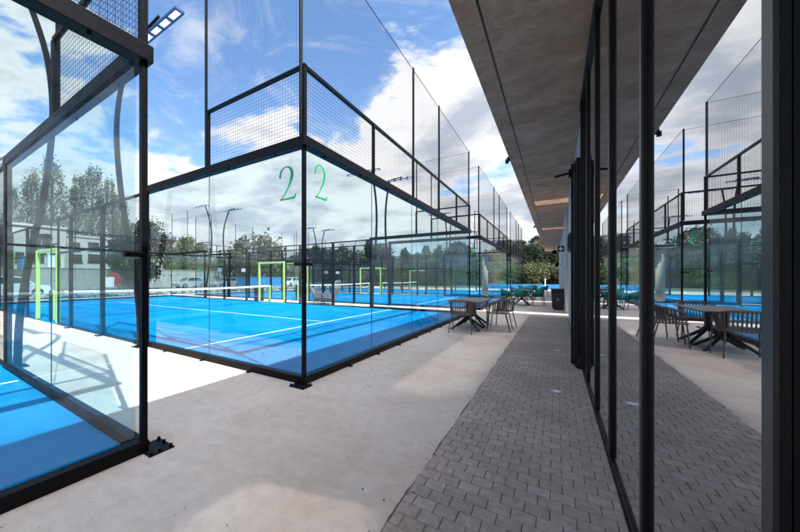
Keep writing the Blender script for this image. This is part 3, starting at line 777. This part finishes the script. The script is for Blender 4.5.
def make_slat_chair():
    t = thing('slatted_armchair', '', 'chair', (0,0,0), 0, 'brown slatted chairs round the brown table')
    lo = u_path(26, .235, .22, .13); hi = u_path(26, .285, .20, .17)
    def hz_(i):
        f = abs(i/26-.5)*2; return .80 - .13*max(0, (f-.25)/.75)**1.1
    back = MB(); back.tube([(x, y-.06*(1-abs(i/26-.5)*2), hz_(i)) for i, (x, y) in enumerate(hi)], .012, 6)
    rail = back.build('top_rail', M['brown'], t, True)
    sl_ = MB()
    for i in range(3, 24):
        a, b = lo[i], hi[i]; bz = hz_(i)
        sl_.bar((a[0], a[1], .455), (b[0], b[1]-.06*(1-abs(i/26-.5)*2), bz), .022, .007)
    sl_.build('backrest', M['brown'], t)
    st = MB(); st.tube([(x, y, .455) for x, y in lo], .011, 6); st.bar((lo[0][0], .22, .455), (lo[-1][0], .22, .455), .022, .018)
    for i in range(10): st.bar((-.225, -.18+i*.043, .462-.012*sin(i/9*pi)), (.225, -.18+i*.043, .462-.012*sin(i/9*pi)), .026, .008)
    st.build('seat', M['brown'], t)
    for sx in (-1, 1):
        MB().tube([(sx*.283, .17, .67), (sx*.262, .20, .45), (sx*.275, .24, .0)], .012, 7).build('leg', M['brown'], t)
        MB().tube([(sx*.21, -.17, .46), (sx*.255, -.27, .0)], .012, 7).build('leg', M['brown'], t)
    return t
def make_shell_chair():
    t = thing('shell_chair', '', 'chair', (0,0,0), 0, 'teal shell chairs on the far terrace')
    n = 22; lo = u_path(n, .23, .22, .13); hi = u_path(n, .27, .20, .16)
    m = MB(); vs = []
    for i in range(n+1):
        f = abs(i/n-.5)*2; zt = .80 - .16*f**1.5
        hx, hy = hi[i][0], hi[i][1]-.06*(1-f); lx, ly = lo[i]
        vs += [(lx, ly, .44), (hx, hy, zt), (hx*.93, hy*.93+.0, zt-.004), (lx*.92, ly*.92, .47)]
    fs = []
    for i in range(n):
        a = 4*i
        for q in range(4): fs.append((a+q, a+(q+1)%4, a+4+(q+1)%4, a+4+q))
    fs += [(0,1,2,3), (4*n+3, 4*n+2, 4*n+1, 4*n)]
    m.add(vs, fs); m.build('backrest', M['teal'], t, True)
    MB().box(-.22, .22, -.20, .23, .43, .465, .012).build('seat', M['teal'], t)
    for sx in (-1, 1):
        MB().tube([(sx*.19, .18, .43), (sx*.24, .24, 0)], [.018, .012], 7).build('leg', M['teal'], t)
        MB().tube([(sx*.19, -.16, .43), (sx*.24, -.26, 0)], [.018, .012], 7).build('leg', M['teal'], t)
    return t
tb = make_table(M['brown'], .80, 1.75, 'long brown outdoor table on two splayed pedestals beside the second court'); tb.location = (-1.86, 9.85, 0)
sc = make_slat_chair()
spots = [(-1.84, 8.72, 0, 'brown slatted armchair at the near end of the brown table'),
         (-1.18, 9.55, R(96), 'brown slatted armchair on the path side of the brown table, nearer one'),
         (-1.14, 10.32, R(84), 'brown slatted armchair on the path side of the brown table, farther one'),
         (-1.88, 11.02, pi, 'brown slatted armchair at the far end of the brown table')]
for i, (x, y, a, lab) in enumerate(spots):
    c = sc if i == 0 else copy_tree(sc); c.location = (x, y, 0); c.rotation_euler = (0, 0, a); c['label'] = lab
gt = make_table(M['tealtop'], .80, .80, 'square teal table between the nearer teal chairs', True, 'teal outdoor tables'); gt.location = (-1.35, 19.4, 0)
g2 = copy_tree(gt); g2.location = (-1.35, 29.6, 0); g2['label'] = 'square teal table between the farther teal chairs'
g3 = copy_tree(gt); g3.location = (-1.45, 24.6, 0); g3['label'] = 'square teal table in the middle of the far terrace'
sh = make_shell_chair(); sp = []
for (cx_, cy_, nm) in ((-1.35, 19.4, 'nearest'), (-1.45, 24.6, 'middle'), (-1.35, 29.6, 'farthest')):
    for (dx, dy, a, w1) in ((0,-.68,0,'near side'), (.68,.02,R(90),'wall side'), (0,.7,pi,'far side'), (-.66,0,R(-90),'court side')):
        if nm == 'middle' and w1 in ('near side',): continue
        sp.append((cx_+dx, cy_+dy, a+random.uniform(-.15,.15), 'teal shell chair on the %s of the %s teal table' % (w1, nm)))
for i, (x, y, a, lab) in enumerate(sp):
    c = sh if i == 0 else copy_tree(sh); c.location = (x, y, 0); c.rotation_euler = (0, 0, a); c['label'] = lab
# grey lounge chairs in the gap between courts 2 and 3
def make_lounge():
    t = thing('lounge_chair', '', 'lounge chair', (0,0,0), 0, 'grey lounge chairs between the courts')
    prof = [(-.42,.36),(.10,.30),(.36,.84),(.44,.82),(.24,.30),(.14,.17),(-.40,.22)]
    MB().prism(prof, -.33, .33, 'y').build('seat', M['greyfab'], t)
    for sy in (-1, 1):
        MB().prism([(-.40,.30),(-.38,.50),(.22,.56),(.18,.30)], sy*.331, sy*.38, 'y').build('armrest', M['greyfab'], t)
        MB().tube([(-.32, sy*.28, .24), (-.38, sy*.31, 0)], .012, 6).build('leg', M['darkleg'], t)
        MB().tube([(.12, sy*.28, .20), (.24, sy*.31, 0)], .012, 6).build('leg', M['darkleg'], t)
    return t
lc = make_lounge(); lc.location = (-9.35, 14.25, 0); lc.rotation_euler = (0,0,R(20)); lc['label'] = 'grey fabric lounge chair in the gap between the courts, right hand one'
l2 = copy_tree(lc); l2.location = (-10.05, 14.3, 0); l2.rotation_euler = (0,0,R(195)); l2['label'] = 'grey fabric lounge chair in the gap between the courts, left hand one'
t = thing('litter_box', 'dark box bin beside the lime doorway of the second court', 'bin', (-14.0, 13.75, 0))
MB().box(-.22,.22,-.2,.2,0,.72,.02).build('body', M['blackrough'], t); MB().box(-.24,.24,-.22,.22,.722,.78,.02).build('lid', M['darkwin'], t)

# concrete portico columns between courts 3 and 4
t = thing('concrete_column', 'round pale concrete column with a cap slab seen through the court glass', 'column', (-4.05, 26.35, 0))
MB().tube([(0,0,0),(0,0,3.0)], [.20,.18], 24).build('shaft', M['column'], t, True)
MB().box(-.55, .9, -.34, .34, 3.002, 3.20, .02).build('cap', M['column'], t)

# ------------------------------------------------------------------ vegetation
def crown_mesh(mat, seed, h, r, clumps, per, leaf, kind='round', z0=.25):
    rd = random.Random(seed); m = MB(); C_ = []
    for i in range(clumps):
        t = rd.random()
        z = h*(z0 + (1-z0)*t)
        if kind == 'cone': rad = r*(1-t)**.8*.95+.12*r
        elif kind == 'tall': rad = r*(.45+.55*sin(pi*min(1, t*1.05)))*(1.0-.35*t)
        else: rad = r*math.sqrt(max(.05, 1-(2*t-1)**2))
        a = rd.uniform(0, 2*pi); q = rad*math.sqrt(rd.uniform(.12, 1))
        C_.append((q*cos(a), q*sin(a), z, r*rd.uniform(.16, .34)*(1.15 if kind == 'tall' else 1)))
    for (x, y, z, cr) in C_:
        for _ in range(per):
            v = Vector((rd.gauss(0,1), rd.gauss(0,1), rd.gauss(0,1)*.75)); v = v.normalized()*cr*rd.uniform(.45, 1.1)
            if kind == 'tall': v = Vector((v.x*.55, v.y*.55, v.z*2.0))
            p = Vector((x, y, z)) + v
            nrm = (v.normalized()*.6 + Vector((rd.uniform(-1,1), rd.uniform(-1,1), rd.uniform(-.3,1)))).normalized()
            u = nrm.orthogonal().normalized(); u = (Matrix.Rotation(rd.uniform(0, 2*pi), 3, nrm) @ u); w2 = nrm.cross(u)
            s = leaf*rd.uniform(.5, 1.25)
            m.add([p-u*s-w2*s*.25, p-w2*s*.6, p+u*s+w2*s*.2, p+w2*s*.65], [(0,1,2,3)])
    return m, C_
def make_tree(name, seed, h, r, clumps, per, leaf, mat, label, kind='round', z0=.25, group=None):
    t = thing(name, label, 'tree' if name != 'bush' else 'bush', (0,0,0), 0, group)
    m, C_ = crown_mesh(mat, seed, h, r, clumps, per, leaf, kind, z0)
    rd = random.Random(seed+5); tk = MB(); lean = rd.uniform(-.03,.03)*h
    top = h*(.92 if kind in ('cone','tall') else .6)
    tk.tube([(0,0,-.3), (lean*.3,0,h*z0), (lean,0,top)], [h*.022, h*.016, h*.004], 7)
    for i in range(0, len(C_), max(1, len(C_)//14)):
        x, y, z, cr = C_[i]; zs = max(h*z0*.7, z-h*.18)
        if zs < top: tk.tube([(lean*zs/top, 0, zs), (x*.9, y*.9, z)], [h*.008, h*.002], 5)
    m.build('crown', mat, t, fix=False); tk.build('trunk', M['bark'], t)
    return t
protos = {}
def put(kind, x, y, z, s, label, rz=None, group=None):
    spec = {
     'gum': ('tree', 11, 15, 2.6, 200, 26, .16, M['leafgum'], 'tall', .08),
     'gum2': ('tree', 23, 15, 2.0, 130, 26, .16, M['leafgum'], 'tall', .12),
     'conifer': ('tree', 31, 12, 2.6, 110, 46, .22, M['leafdark'], 'cone', .12),
     'dark': ('tree', 41, 9, 3.4, 110, 46, .21, M['leafdark'], 'round', .2),
     'mid': ('tree', 51, 7, 3.1, 100, 46, .20, M['leafmid'], 'round', .12),
     'bush': ('bush', 61, 3.2, 2.2, 60, 40, .16, M['leafpale'], 'round', .05),
     'bush2': ('bush', 71, 3.0, 2.3, 60, 40, .16, M['leafmid'], 'round', .05)}[kind]
    if kind not in protos:
        nm, seed, h, r, cl, per, lf, mt, kd, z0 = spec
        t = make_tree(nm, seed, h, r, cl, per, lf, mt, label, kd, z0); protos[kind] = t
    else: t = copy_tree(protos[kind])
    t.location = (x, y, z); t.scale = (s, s, s); t.rotation_euler = (0, 0, random.uniform(0, 6.28) if rz is None else rz); t['label'] = label
    if group: t['group'] = group
    elif 'group' in t: del t['group']
    return t
G1 = 'tall grey green trees behind the white building'
for (px, dep, py, kd, lab) in ((12, 70, 190, 'gum2', 'thin tall tree farthest left behind the white building'), (32, 74, 176, 'gum', 'tall grey green tree rising left of the white building roof'), (52, 70, 163, 'gum', 'tallest grey green tree behind the middle of the white building'),
                          (78, 76, 178, 'gum2', 'slender grey green tree right of the tallest one'), (93, 72, 172, 'gum', 'broad grey green tree above the low grey block'), (110, 74, 182, 'gum2', 'grey green tree at the right end of the tall row'), (122, 80, 200, 'gum', 'lower grey green tree ending the tall row')):
    x, y = at(px, dep); H = hz(py, dep); put(kd, x, y, 2.2, (H-2.2)/15, lab, group=G1)
x, y = at(146, 38); put('dark', x, y, 0, hz(222, 38)/9, 'dark bushy tree just right of the near court corner post')
x, y = at(128, 44); put('dark', x, y, 0, hz(236, 44)/9, 'dark tree behind the near court corner post')
x, y = at(190, 56); put('mid', x, y, 0, hz(240, 56)/7, 'round green tree beside the beige building')
# hillside
def hill_h(x, y):
    # distance outwards from the club along the far left/ahead quadrant
    d = math.hypot(x, y)
    a = max(0, min(1, (d-85)/150)); a = a*a*(3-2*a)
    return a*(13 + 3.0*sin(x*.021+1)+2.5*sin(y*.027+2)+1.5*sin((x+y)*.05))
hm = MB(); n = 60
gx = [-420+ 560*i/n for i in range(n+1)]; gy = [-160 + 560*j/n for j in range(n+1)]
hv = [(x, y, hill_h(x, y)-.6) for x in gx for y in gy]
hm.add(hv, [(i*(n+1)+j, (i+1)*(n+1)+j, (i+1)*(n+1)+j+1, i*(n+1)+j+1) for i in range(n) for j in range(n)])
M['hill'] = principled('hill_scrub', (.07,.085,.04), .95, base2=(.16,.145,.08), scale=.06, bump=.6, bscale=1.5)
tag(hm.build('hills', M['hill'], None, True), 'low scrubby hills beyond the courts', None, kind='structure')
# trees on the hill and at its foot
rnd = random.Random(19); cnt = 0
kinds = ['dark', 'mid', 'conifer', 'dark', 'mid', 'bush']
DESC = {'dark': 'dark round tree', 'mid': 'mid green round tree', 'conifer': 'dark pointed conifer', 'bush': 'pale olive bush', 'bush2': 'green bush'}
for i in range(110):
    px = 165 + (i*97 % 110)/110*400 + rnd.uniform(-2, 2); dep = rnd.choice((62, 80, 100, 125, 150)) + rnd.uniform(-6, 6)
    if px > 480: dep = max(dep, 72)
    x, y = at(px, dep); k = rnd.choice(kinds); s = rnd.uniform(.75, 1.25)*(2.2 if k == 'bush' else .75)
    seen = ['above the car park', 'behind the courts', 'beyond the third court', 'beyond the farthest court'][min(3, int((px-165)/100))]
    put(k, x, y, hill_h(x, y)-.5, s, DESC[k] + ' on the scrubby slope ' + seen, group=DESC[k] + 's on the slope ' + seen)
for (px, dep, py, k, lab) in ((511, 74, 252, 'conifer', 'dark conifer left of the gap at the end of the path'), (519, 70, 244, 'conifer', 'tallest dark conifer at the end of the path'), (530, 72, 246, 'dark', 'dark broad tree right of the tallest conifer'),
                              (540, 76, 249, 'dark', 'dark tree under the far roof corner'), (551, 72, 252, 'dark', 'dark tree behind the hanging lamp'), (561, 75, 254, 'conifer', 'dark tree next to the far wall corner'),
                              (497, 72, 255, 'dark', 'dark tree behind the farthest court cage'), (470, 80, 252, 'conifer', 'dark conifer seen over the third court'), (436, 90, 249, 'conifer', 'pointed conifer above the ridge left of the column'), (429, 92, 251, 'conifer', 'smaller pointed conifer on the ridge'),
                              (408, 90, 253, 'conifer', 'pointed conifer standing alone on the ridge'), (320, 110, 256, 'conifer', 'small pointed conifer between two floodlight poles')):
    x, y = at(px, dep); H = hz(py, dep) - hill_h(x, y) + .3; hh = {'conifer': 12, 'dark': 9}[k]
    put(k, x, y, hill_h(x, y)-.3, H/hh, lab)
for i, px in enumerate((500, 508, 516, 524, 532, 540, 548, 556, 563)):
    dep = 55 + (i*7 % 4); x, y = at(px, dep)
    put('bush' if i % 3 else 'bush2', x, y, 0, hz(263+(i*5 % 6), dep)/3.2, ('pale olive bush' if i % 3 else 'greener bush') + ' in the hedge across the end of the path', group=('olive' if i % 3 else 'greener') + ' bushes across the end of the path')
for i, px in enumerate(range(352, 486, 13)):
    dep = 58 + (i*5 % 7); x, y = at(px, dep)
    put('bush2' if i % 2 else 'bush', x, y, 0, rnd.uniform(.9, 1.35), ('green bush' if i % 2 else 'olive bush') + ' in the row behind the third and fourth courts', group=('green' if i % 2 else 'olive') + ' bushes behind the third and fourth courts')
# rubble bank behind the courts
rb = MB(); rd = random.Random(4)
def rock(x, y, z, s):
    bm_ = bmesh.new(); bmesh.ops.create_icosphere(bm_, subdivisions=1, radius=s)
    for v in bm_.verts: v.co *= rd.uniform(.75, 1.2); v.co.z *= .75
    rb.add([(v.co.x+x, v.co.y+y, v.co.z+z) for v in bm_.verts], [tuple(q.index for q in f.verts) for f in bm_.faces]); bm_.free()
for i in range(900):
    s = rd.uniform(.08, .24); rock(rd.uniform(-26.9, -25.7), rd.uniform(-6, 42), rd.uniform(.0, .25), s)
tag(rb.build('rubble_bank', M['rock'], None, fix=False), 'low bank of pale and dark stones behind the courts', None, kind='stuff')

# ------------------------------------------------------------------ car park side: wall, buildings, cars
t = thing('retaining_wall', 'long grey block retaining wall behind the car park', 'wall', (-46, 0, 0))
MB().box(-.3, .0, -20, 9.2, -.02, 2.45).build('wall_face', M['retain'], t)
MB().box(-.3, .0, 10.6, 46, -.02, 2.45).build('wall_face', M['retain'], t)
MB().box(-.36, .06, -20, 9.2, 2.452, 2.55).build('coping', M['retain'], t); MB().box(-.36, .06, 10.6, 46, 2.452, 2.55).build('coping', M['retain'], t)
tg = MB(); tg.box(-130, -46.4, -40, 52, -.1, 2.3); tag(tg.build('terrace_ground', M['terrain']), 'raised ground behind the grey retaining wall', None, kind='structure')

def building(name, x0, x1, y0, y1, z0, z1, mat, label, wins, cat='building'):
    t = thing(name, label, cat, ((x0+x1)/2, (y0+y1)/2, z0)); ox, oy, oz = t.location
    MB().box(x0-ox, x1-ox, y0-oy, y1-oy, 0, z1-z0).build('wall', mat, t)
    MB().box(x0-ox-.15, x1-ox+.15, y0-oy-.15, y1-oy+.15, z1-z0+.002, z1-z0+.3).build('roof', mat, t)
    for (a, b, c, d) in wins:
        fr = MB(); w_ = .08; X = x1-ox
        fr.box(X+.002, X+.06, a-oy, a-oy+w_, c-oz, d-oz); fr.box(X+.002, X+.06, b-oy-w_, b-oy, c-oz, d-oz); fr.box(X+.002, X+.06, a-oy+w_, b-oy-w_, d-oz-w_, d-oz); fr.box(X+.002, X+.06, a-oy+w_, b-oy-w_, c-oz, c-oz+w_)
        fr.box(X+.021, X+.05, (a+b)/2-oy-.04, (a+b)/2-oy+.04, c-oz+w_, d-oz-w_); fr.box(X+.0, X+.14, min(a,b)-oy-.1, max(a,b)-oy+.1, c-oz-.12, c-oz-.002)
        f = fr.build('window', M['frame'], t); MB().box(X+.004, X+.02, a-oy+w_, b-oy-w_, c-oz+w_, d-oz-w_).build('pane', M['darkwin'], f)
    return t
def yat(px, X):                                    # y where the ray through px meets the plane x = X
    t = (px-CX)/F; return (t*(-X*ST) - X*CT)/(ST - t*CT)
def zat(px, py, X):
    y = yat(px, X); return EYE + (HY-py)/F*(y*CT - X*ST)
XB = -60.0
ya, yb = yat(12, XB), yat(66, XB)
wn_ = [(yat(p, XB)-.45, yat(p, XB)+.45, zat(p, 237.5, XB), zat(p, 234, XB)) for p in (37, 43, 48)]
wn_ += [(yat(p0, XB), yat(p1, XB), zat(p0, q1, XB), zat(p0, q0, XB)) for (p0, p1, q0, q1) in ((31, 41, 239, 247), (42, 50, 239, 247), (15, 24, 252, 262), (27, 36, 253, 262), (40, 47, 253, 262), (50, 60, 253, 262))]
building('white_building', XB-12, XB, ya, yb, 2.2, zat(30, 226, XB), M['plaster'], 'white flat roofed building with three small square windows', wn_)
XB2 = -61.5
wn_ = [(yat(p0, XB2), yat(p1, XB2), zat(p0, q1, XB2), zat(p0, q0, XB2)) for (p0, p1, q0, q1) in ((70, 80, 242, 250), (88, 99, 242, 250), (108, 118, 242, 250), (69, 82, 254, 262), (88, 100, 254, 262), (106, 118, 254, 262))]
building('grey_block', XB2-10, XB2, yat(66.5, XB2), yat(127, XB2), 2.2, zat(90, 238, XB2), M['plaster'], 'lower pale block joined to the right of the white building', wn_)
XB3 = -60.5
wn_ = [(yat(-12, XB3), yat(10, XB3), zat(5, 240, XB3), zat(5, 232, XB3)), (yat(-12, XB3), yat(10, XB3), zat(5, 254, XB3), zat(5, 244, XB3))]
building('dark_block', XB3-9, XB3, yat(-30, XB3), yat(11.6, XB3), 2.2, zat(5, 227.5, XB3), M['interior'], 'dark block with long windows left of the white building', wn_)
XB4 = -64
wn_ = [(yat(p0, XB4), yat(p1, XB4), zat(p0, 257, XB4), zat(p0, 250, XB4)) for (p0, p1) in ((155, 161), (166, 172), (176, 182))]
building('beige_building', XB4-10, XB4, yat(151, XB4), yat(186, XB4), 2.2, zat(165, 240, XB4), M['beige'], 'beige building right of the dark bushy tree', wn_)
# blue skip and white box on the terrace, blue sheeting at the car park
def prop(name, px0, px1, py0, py1, X, z0, dx, mat, label, cat):
    y0, y1 = yat(px0, X), yat(px1, X); H = zat((px0+px1)/2, py0, X)
    t = thing(name, label, cat, (X, (y0+y1)/2, z0)); hw = (y1-y0)/2
    MB().box(-dx, 0, -hw, hw, .06, H-z0, .03).build('body', mat, t)
    MB().box(-dx-.03, .03, -hw-.03, hw+.03, H-z0+.002, H-z0+.08).build('lid', mat, t)
    b = MB()
    for s in (-1, 1): b.box(-dx+.1, -.1, s*hw*.8-.05, s*hw*.8+.05, 0, .058)
    b.build('skid', M['darkleg'], t)
    return t
prop('storage_container', 22, 30, 257, 270, -52, 2.3, 2.2, M['bluep'], 'blue storage container on the terrace behind the wall', 'container')
prop('utility_cabinet', 48, 64, 256, 268, -51, 2.3, 1.5, M['white'], 'white utility cabinet on the terrace behind the wall', 'cabinet')
prop('storage_container', 250, 286, 277.5, 288, -31, 0, 2.4, M['bluep'], 'low blue container beyond the second court in the car park', 'container')
# blue barrier at the end of the path
t = thing('blue_barrier', 'low blue barrier across the end of the path', 'barrier', (0, 47, 0))
x0, _ = at(526, 40); MB().box(-7, 2.2, 0, .06, .03, .60).build('panel', M['bluep'], t)
for i in range(8): MB().box(-7+i*1.3, -6.94+i*1.3, .062, .12, 0, .64).build('post', M['steel'], t)
t = thing('marker_post', 'pale post with a yellow base in front of the blue barrier', 'post', (-.9, 44.5, 0))
MB().tube([(0,0,.35),(0,0,1.3)], .05, 10).build('shaft', M['white'], t); MB().tube([(0,0,0),(0,0,.35)], [.28,.2], 12).build('base', M['leafpale'], t)

# round red board and white sign
X = -30
t = thing('round_board', 'dark red round board on a post beyond the near court', 'board', (X, yat(113.5, X), 0))
MB().cyl((-.03, 0, zat(113, 279.5, X)), .62, .06, 28, 'x').build('disc', M['red'], t); MB().tube([(-.06,0,0),(-.06,0,zat(113,268,X))], .04, 8).build('post', M['black'], t); MB().box(-.1,.0,-.16,.16,zat(113,270,X),zat(113,267,X)).build('top_box', M['black'], t)
X = -29
t = thing('white_notice', 'small white notice board in front of the dark red disc', 'notice board', (X, yat(109, X), 0))
MB().box(0, .03, -.38, .38, zat(109, 287, X), zat(109, 277, X)).build('board', M['white'], t)
for s in (-.3, .3): MB().tube([(-.02, s, 0), (-.02, s, zat(109,278,X))], .02, 6).build('leg', M['steel'], t)

# cars
def make_car(paint, label):
    t = thing('parked_car', label, 'car', (0,0,0), 0, 'cars in the car park')
    def arc(cx, r=.36, z=.32): return [(cx+r*cos(a), z+r*sin(a)) for a in [pi - pi*i/8 for i in range(9)]]
    low = [(-2.15,.30),(-2.1,.62),(-1.95,.82),(-1.2,.93),(.9,.98),(1.75,.95),(2.08,.80),(2.12,.40),(2.05,.25)]
    prof = low + [(1.72,.25)] + arc(1.33)[::-1] + [(.92,.22),(-.92,.22)] + arc(-1.32)[::-1] + [(-1.72,.25)]
    # order low runs front-top to rear; underside with wheel arches runs back
    under = [(2.05,.25),(1.70,.25)] + [(1.33+.36*cos(a), .30+.36*sin(a)) for a in [pi*i/8 for i in range(9)]] + [(.90,.22),(-.90,.22)] + [(-1.32+.36*cos(a), .30+.36*sin(a)) for a in [pi*i/8 for i in range(9)]] + [(-1.70,.25),(-2.1,.27)]
    prof = low[:-1] + under
    body = MB().prism(prof, -.86, .86, 'y')
    cab = [(-1.25,.92),(-.55,1.38),(-.2,1.45),(.75,1.45),(1.2,1.36),(1.75,.96)]
    n = len(cab); vs = []
    for (x, z) in cab:
        f = (z-.92)/.53; yy = .82-.18*f; vs += [(x,-yy,z),(x,yy,z)]
    fs = [(2*i, 2*i+2, 2*i+3, 2*i+1) for i in range(n-1)] + [tuple(2*i for i in range(n))[::-1], tuple(2*i+1 for i in range(n))]
    body.add(vs, fs); body.build('body', paint, t)
    gl_ = MB()
    for s in (-1, 1):
        def q(x, z): return (x, s*(.82-.18*(z-.92)/.53+.006), z)
        for poly in ([(-1.02,.98),(-.50,1.34),(-.16,1.40),(.18,1.40),(.18,.98)], [(.24,.98),(.24,1.40),(.72,1.40),(1.12,1.31),(1.45,1.0)]):
            gl_.add([q(*p) for p in poly], [tuple(range(len(poly)))])
    gl_.add([(-1.20,-.74,.955),(-1.20,.74,.955),(-.60,.62,1.355),(-.60,-.62,1.355)], [(0,1,2,3)])
    gl_.add([(1.72,-.72,1.0),(1.72,.72,1.0),(1.25,.62,1.345),(1.25,-.62,1.345)], [(0,3,2,1)])
    gl_.build('windows', M['carglass'], t)
    for x in (-1.32, 1.33):
        for s in (-1, 1):
            w_ = MB().cyl((x, s*.86 if s < 0 else .66, .31), .31, .20, 22, 'y').build('wheel', M['tyre'], t)
            MB().cyl((x, -.866 if s < 0 else .862, .31), .19, .006, 16, 'y').build('rim', M['steel'], w_)
    for s in (-1, 1):
        MB().box(-2.14, -1.98, s*.52-.16, s*.52+.16, .60, .74, .03).build('headlight', M['white'], t)
        MB().box(2.02, 2.12, s*.60-.14, s*.60+.14, .66, .82, .03).build('tail_light', M['red'], t)
    return t
cars = []
c0 = make_car(M['carwhite'], 'white car parked behind the near court at the left edge'); c0.location = (-29.5, yat(5, -29.5)+.2, 0); c0.rotation_euler = (0,0,R(-90)); cars.append(c0)
def recolor(o, mat):
    for ch in o.children:
        if ch.name.startswith('body'): ch.data = ch.data.copy(); ch.data.materials[0] = mat
for (px, X, mat, rz, lab) in ((226, -36, 'carsilver', 88, 'silver car seen through the second court left of the blue container'), (245, -38, 'cardark', 92, 'dark car just left of the blue container'), (292, -33, 'carwhite', 90, 'white car right of the blue container'),
                              (345, -31, 'carwhite', 90, 'white car seen above the grey lounge chairs'), (190, -40, 'carsilver', 91, 'silver car below the beige building'), (400, -30, 'cardark', 90, 'dark car beyond the third court')):
    c = copy_tree(c0); c.location = (X, yat(px, X), -.01); c.rotation_euler = (0,0,R(rz)); c['label'] = lab; recolor(c, M[mat])

# ------------------------------------------------------------------ render settings
cy = scn.cycles
cy.max_bounces = 10; cy.diffuse_bounces = 4; cy.glossy_bounces = 6; cy.transmission_bounces = 6; cy.transparent_max_bounces = 64
cy.caustics_reflective = True; cy.caustics_refractive = False; cy.blur_glossy = 0.0
cy.sample_clamp_indirect = 0
cy.use_guiding = True; cy.use_surface_guiding = True; cy.guiding_training_samples = 128; cy.guiding_roughness_threshold = .02; cy.use_denoising = True
try: cy.denoiser = 'OPENIMAGEDENOISE'
except Exception: pass
scn.view_settings.view_transform = 'Standard'; scn.view_settings.look = 'None'; scn.view_settings.gamma = 1; scn.view_settings.use_curve_mapping = False
scn.view_settings.exposure = 1.33
scn.render.film_transparent = False
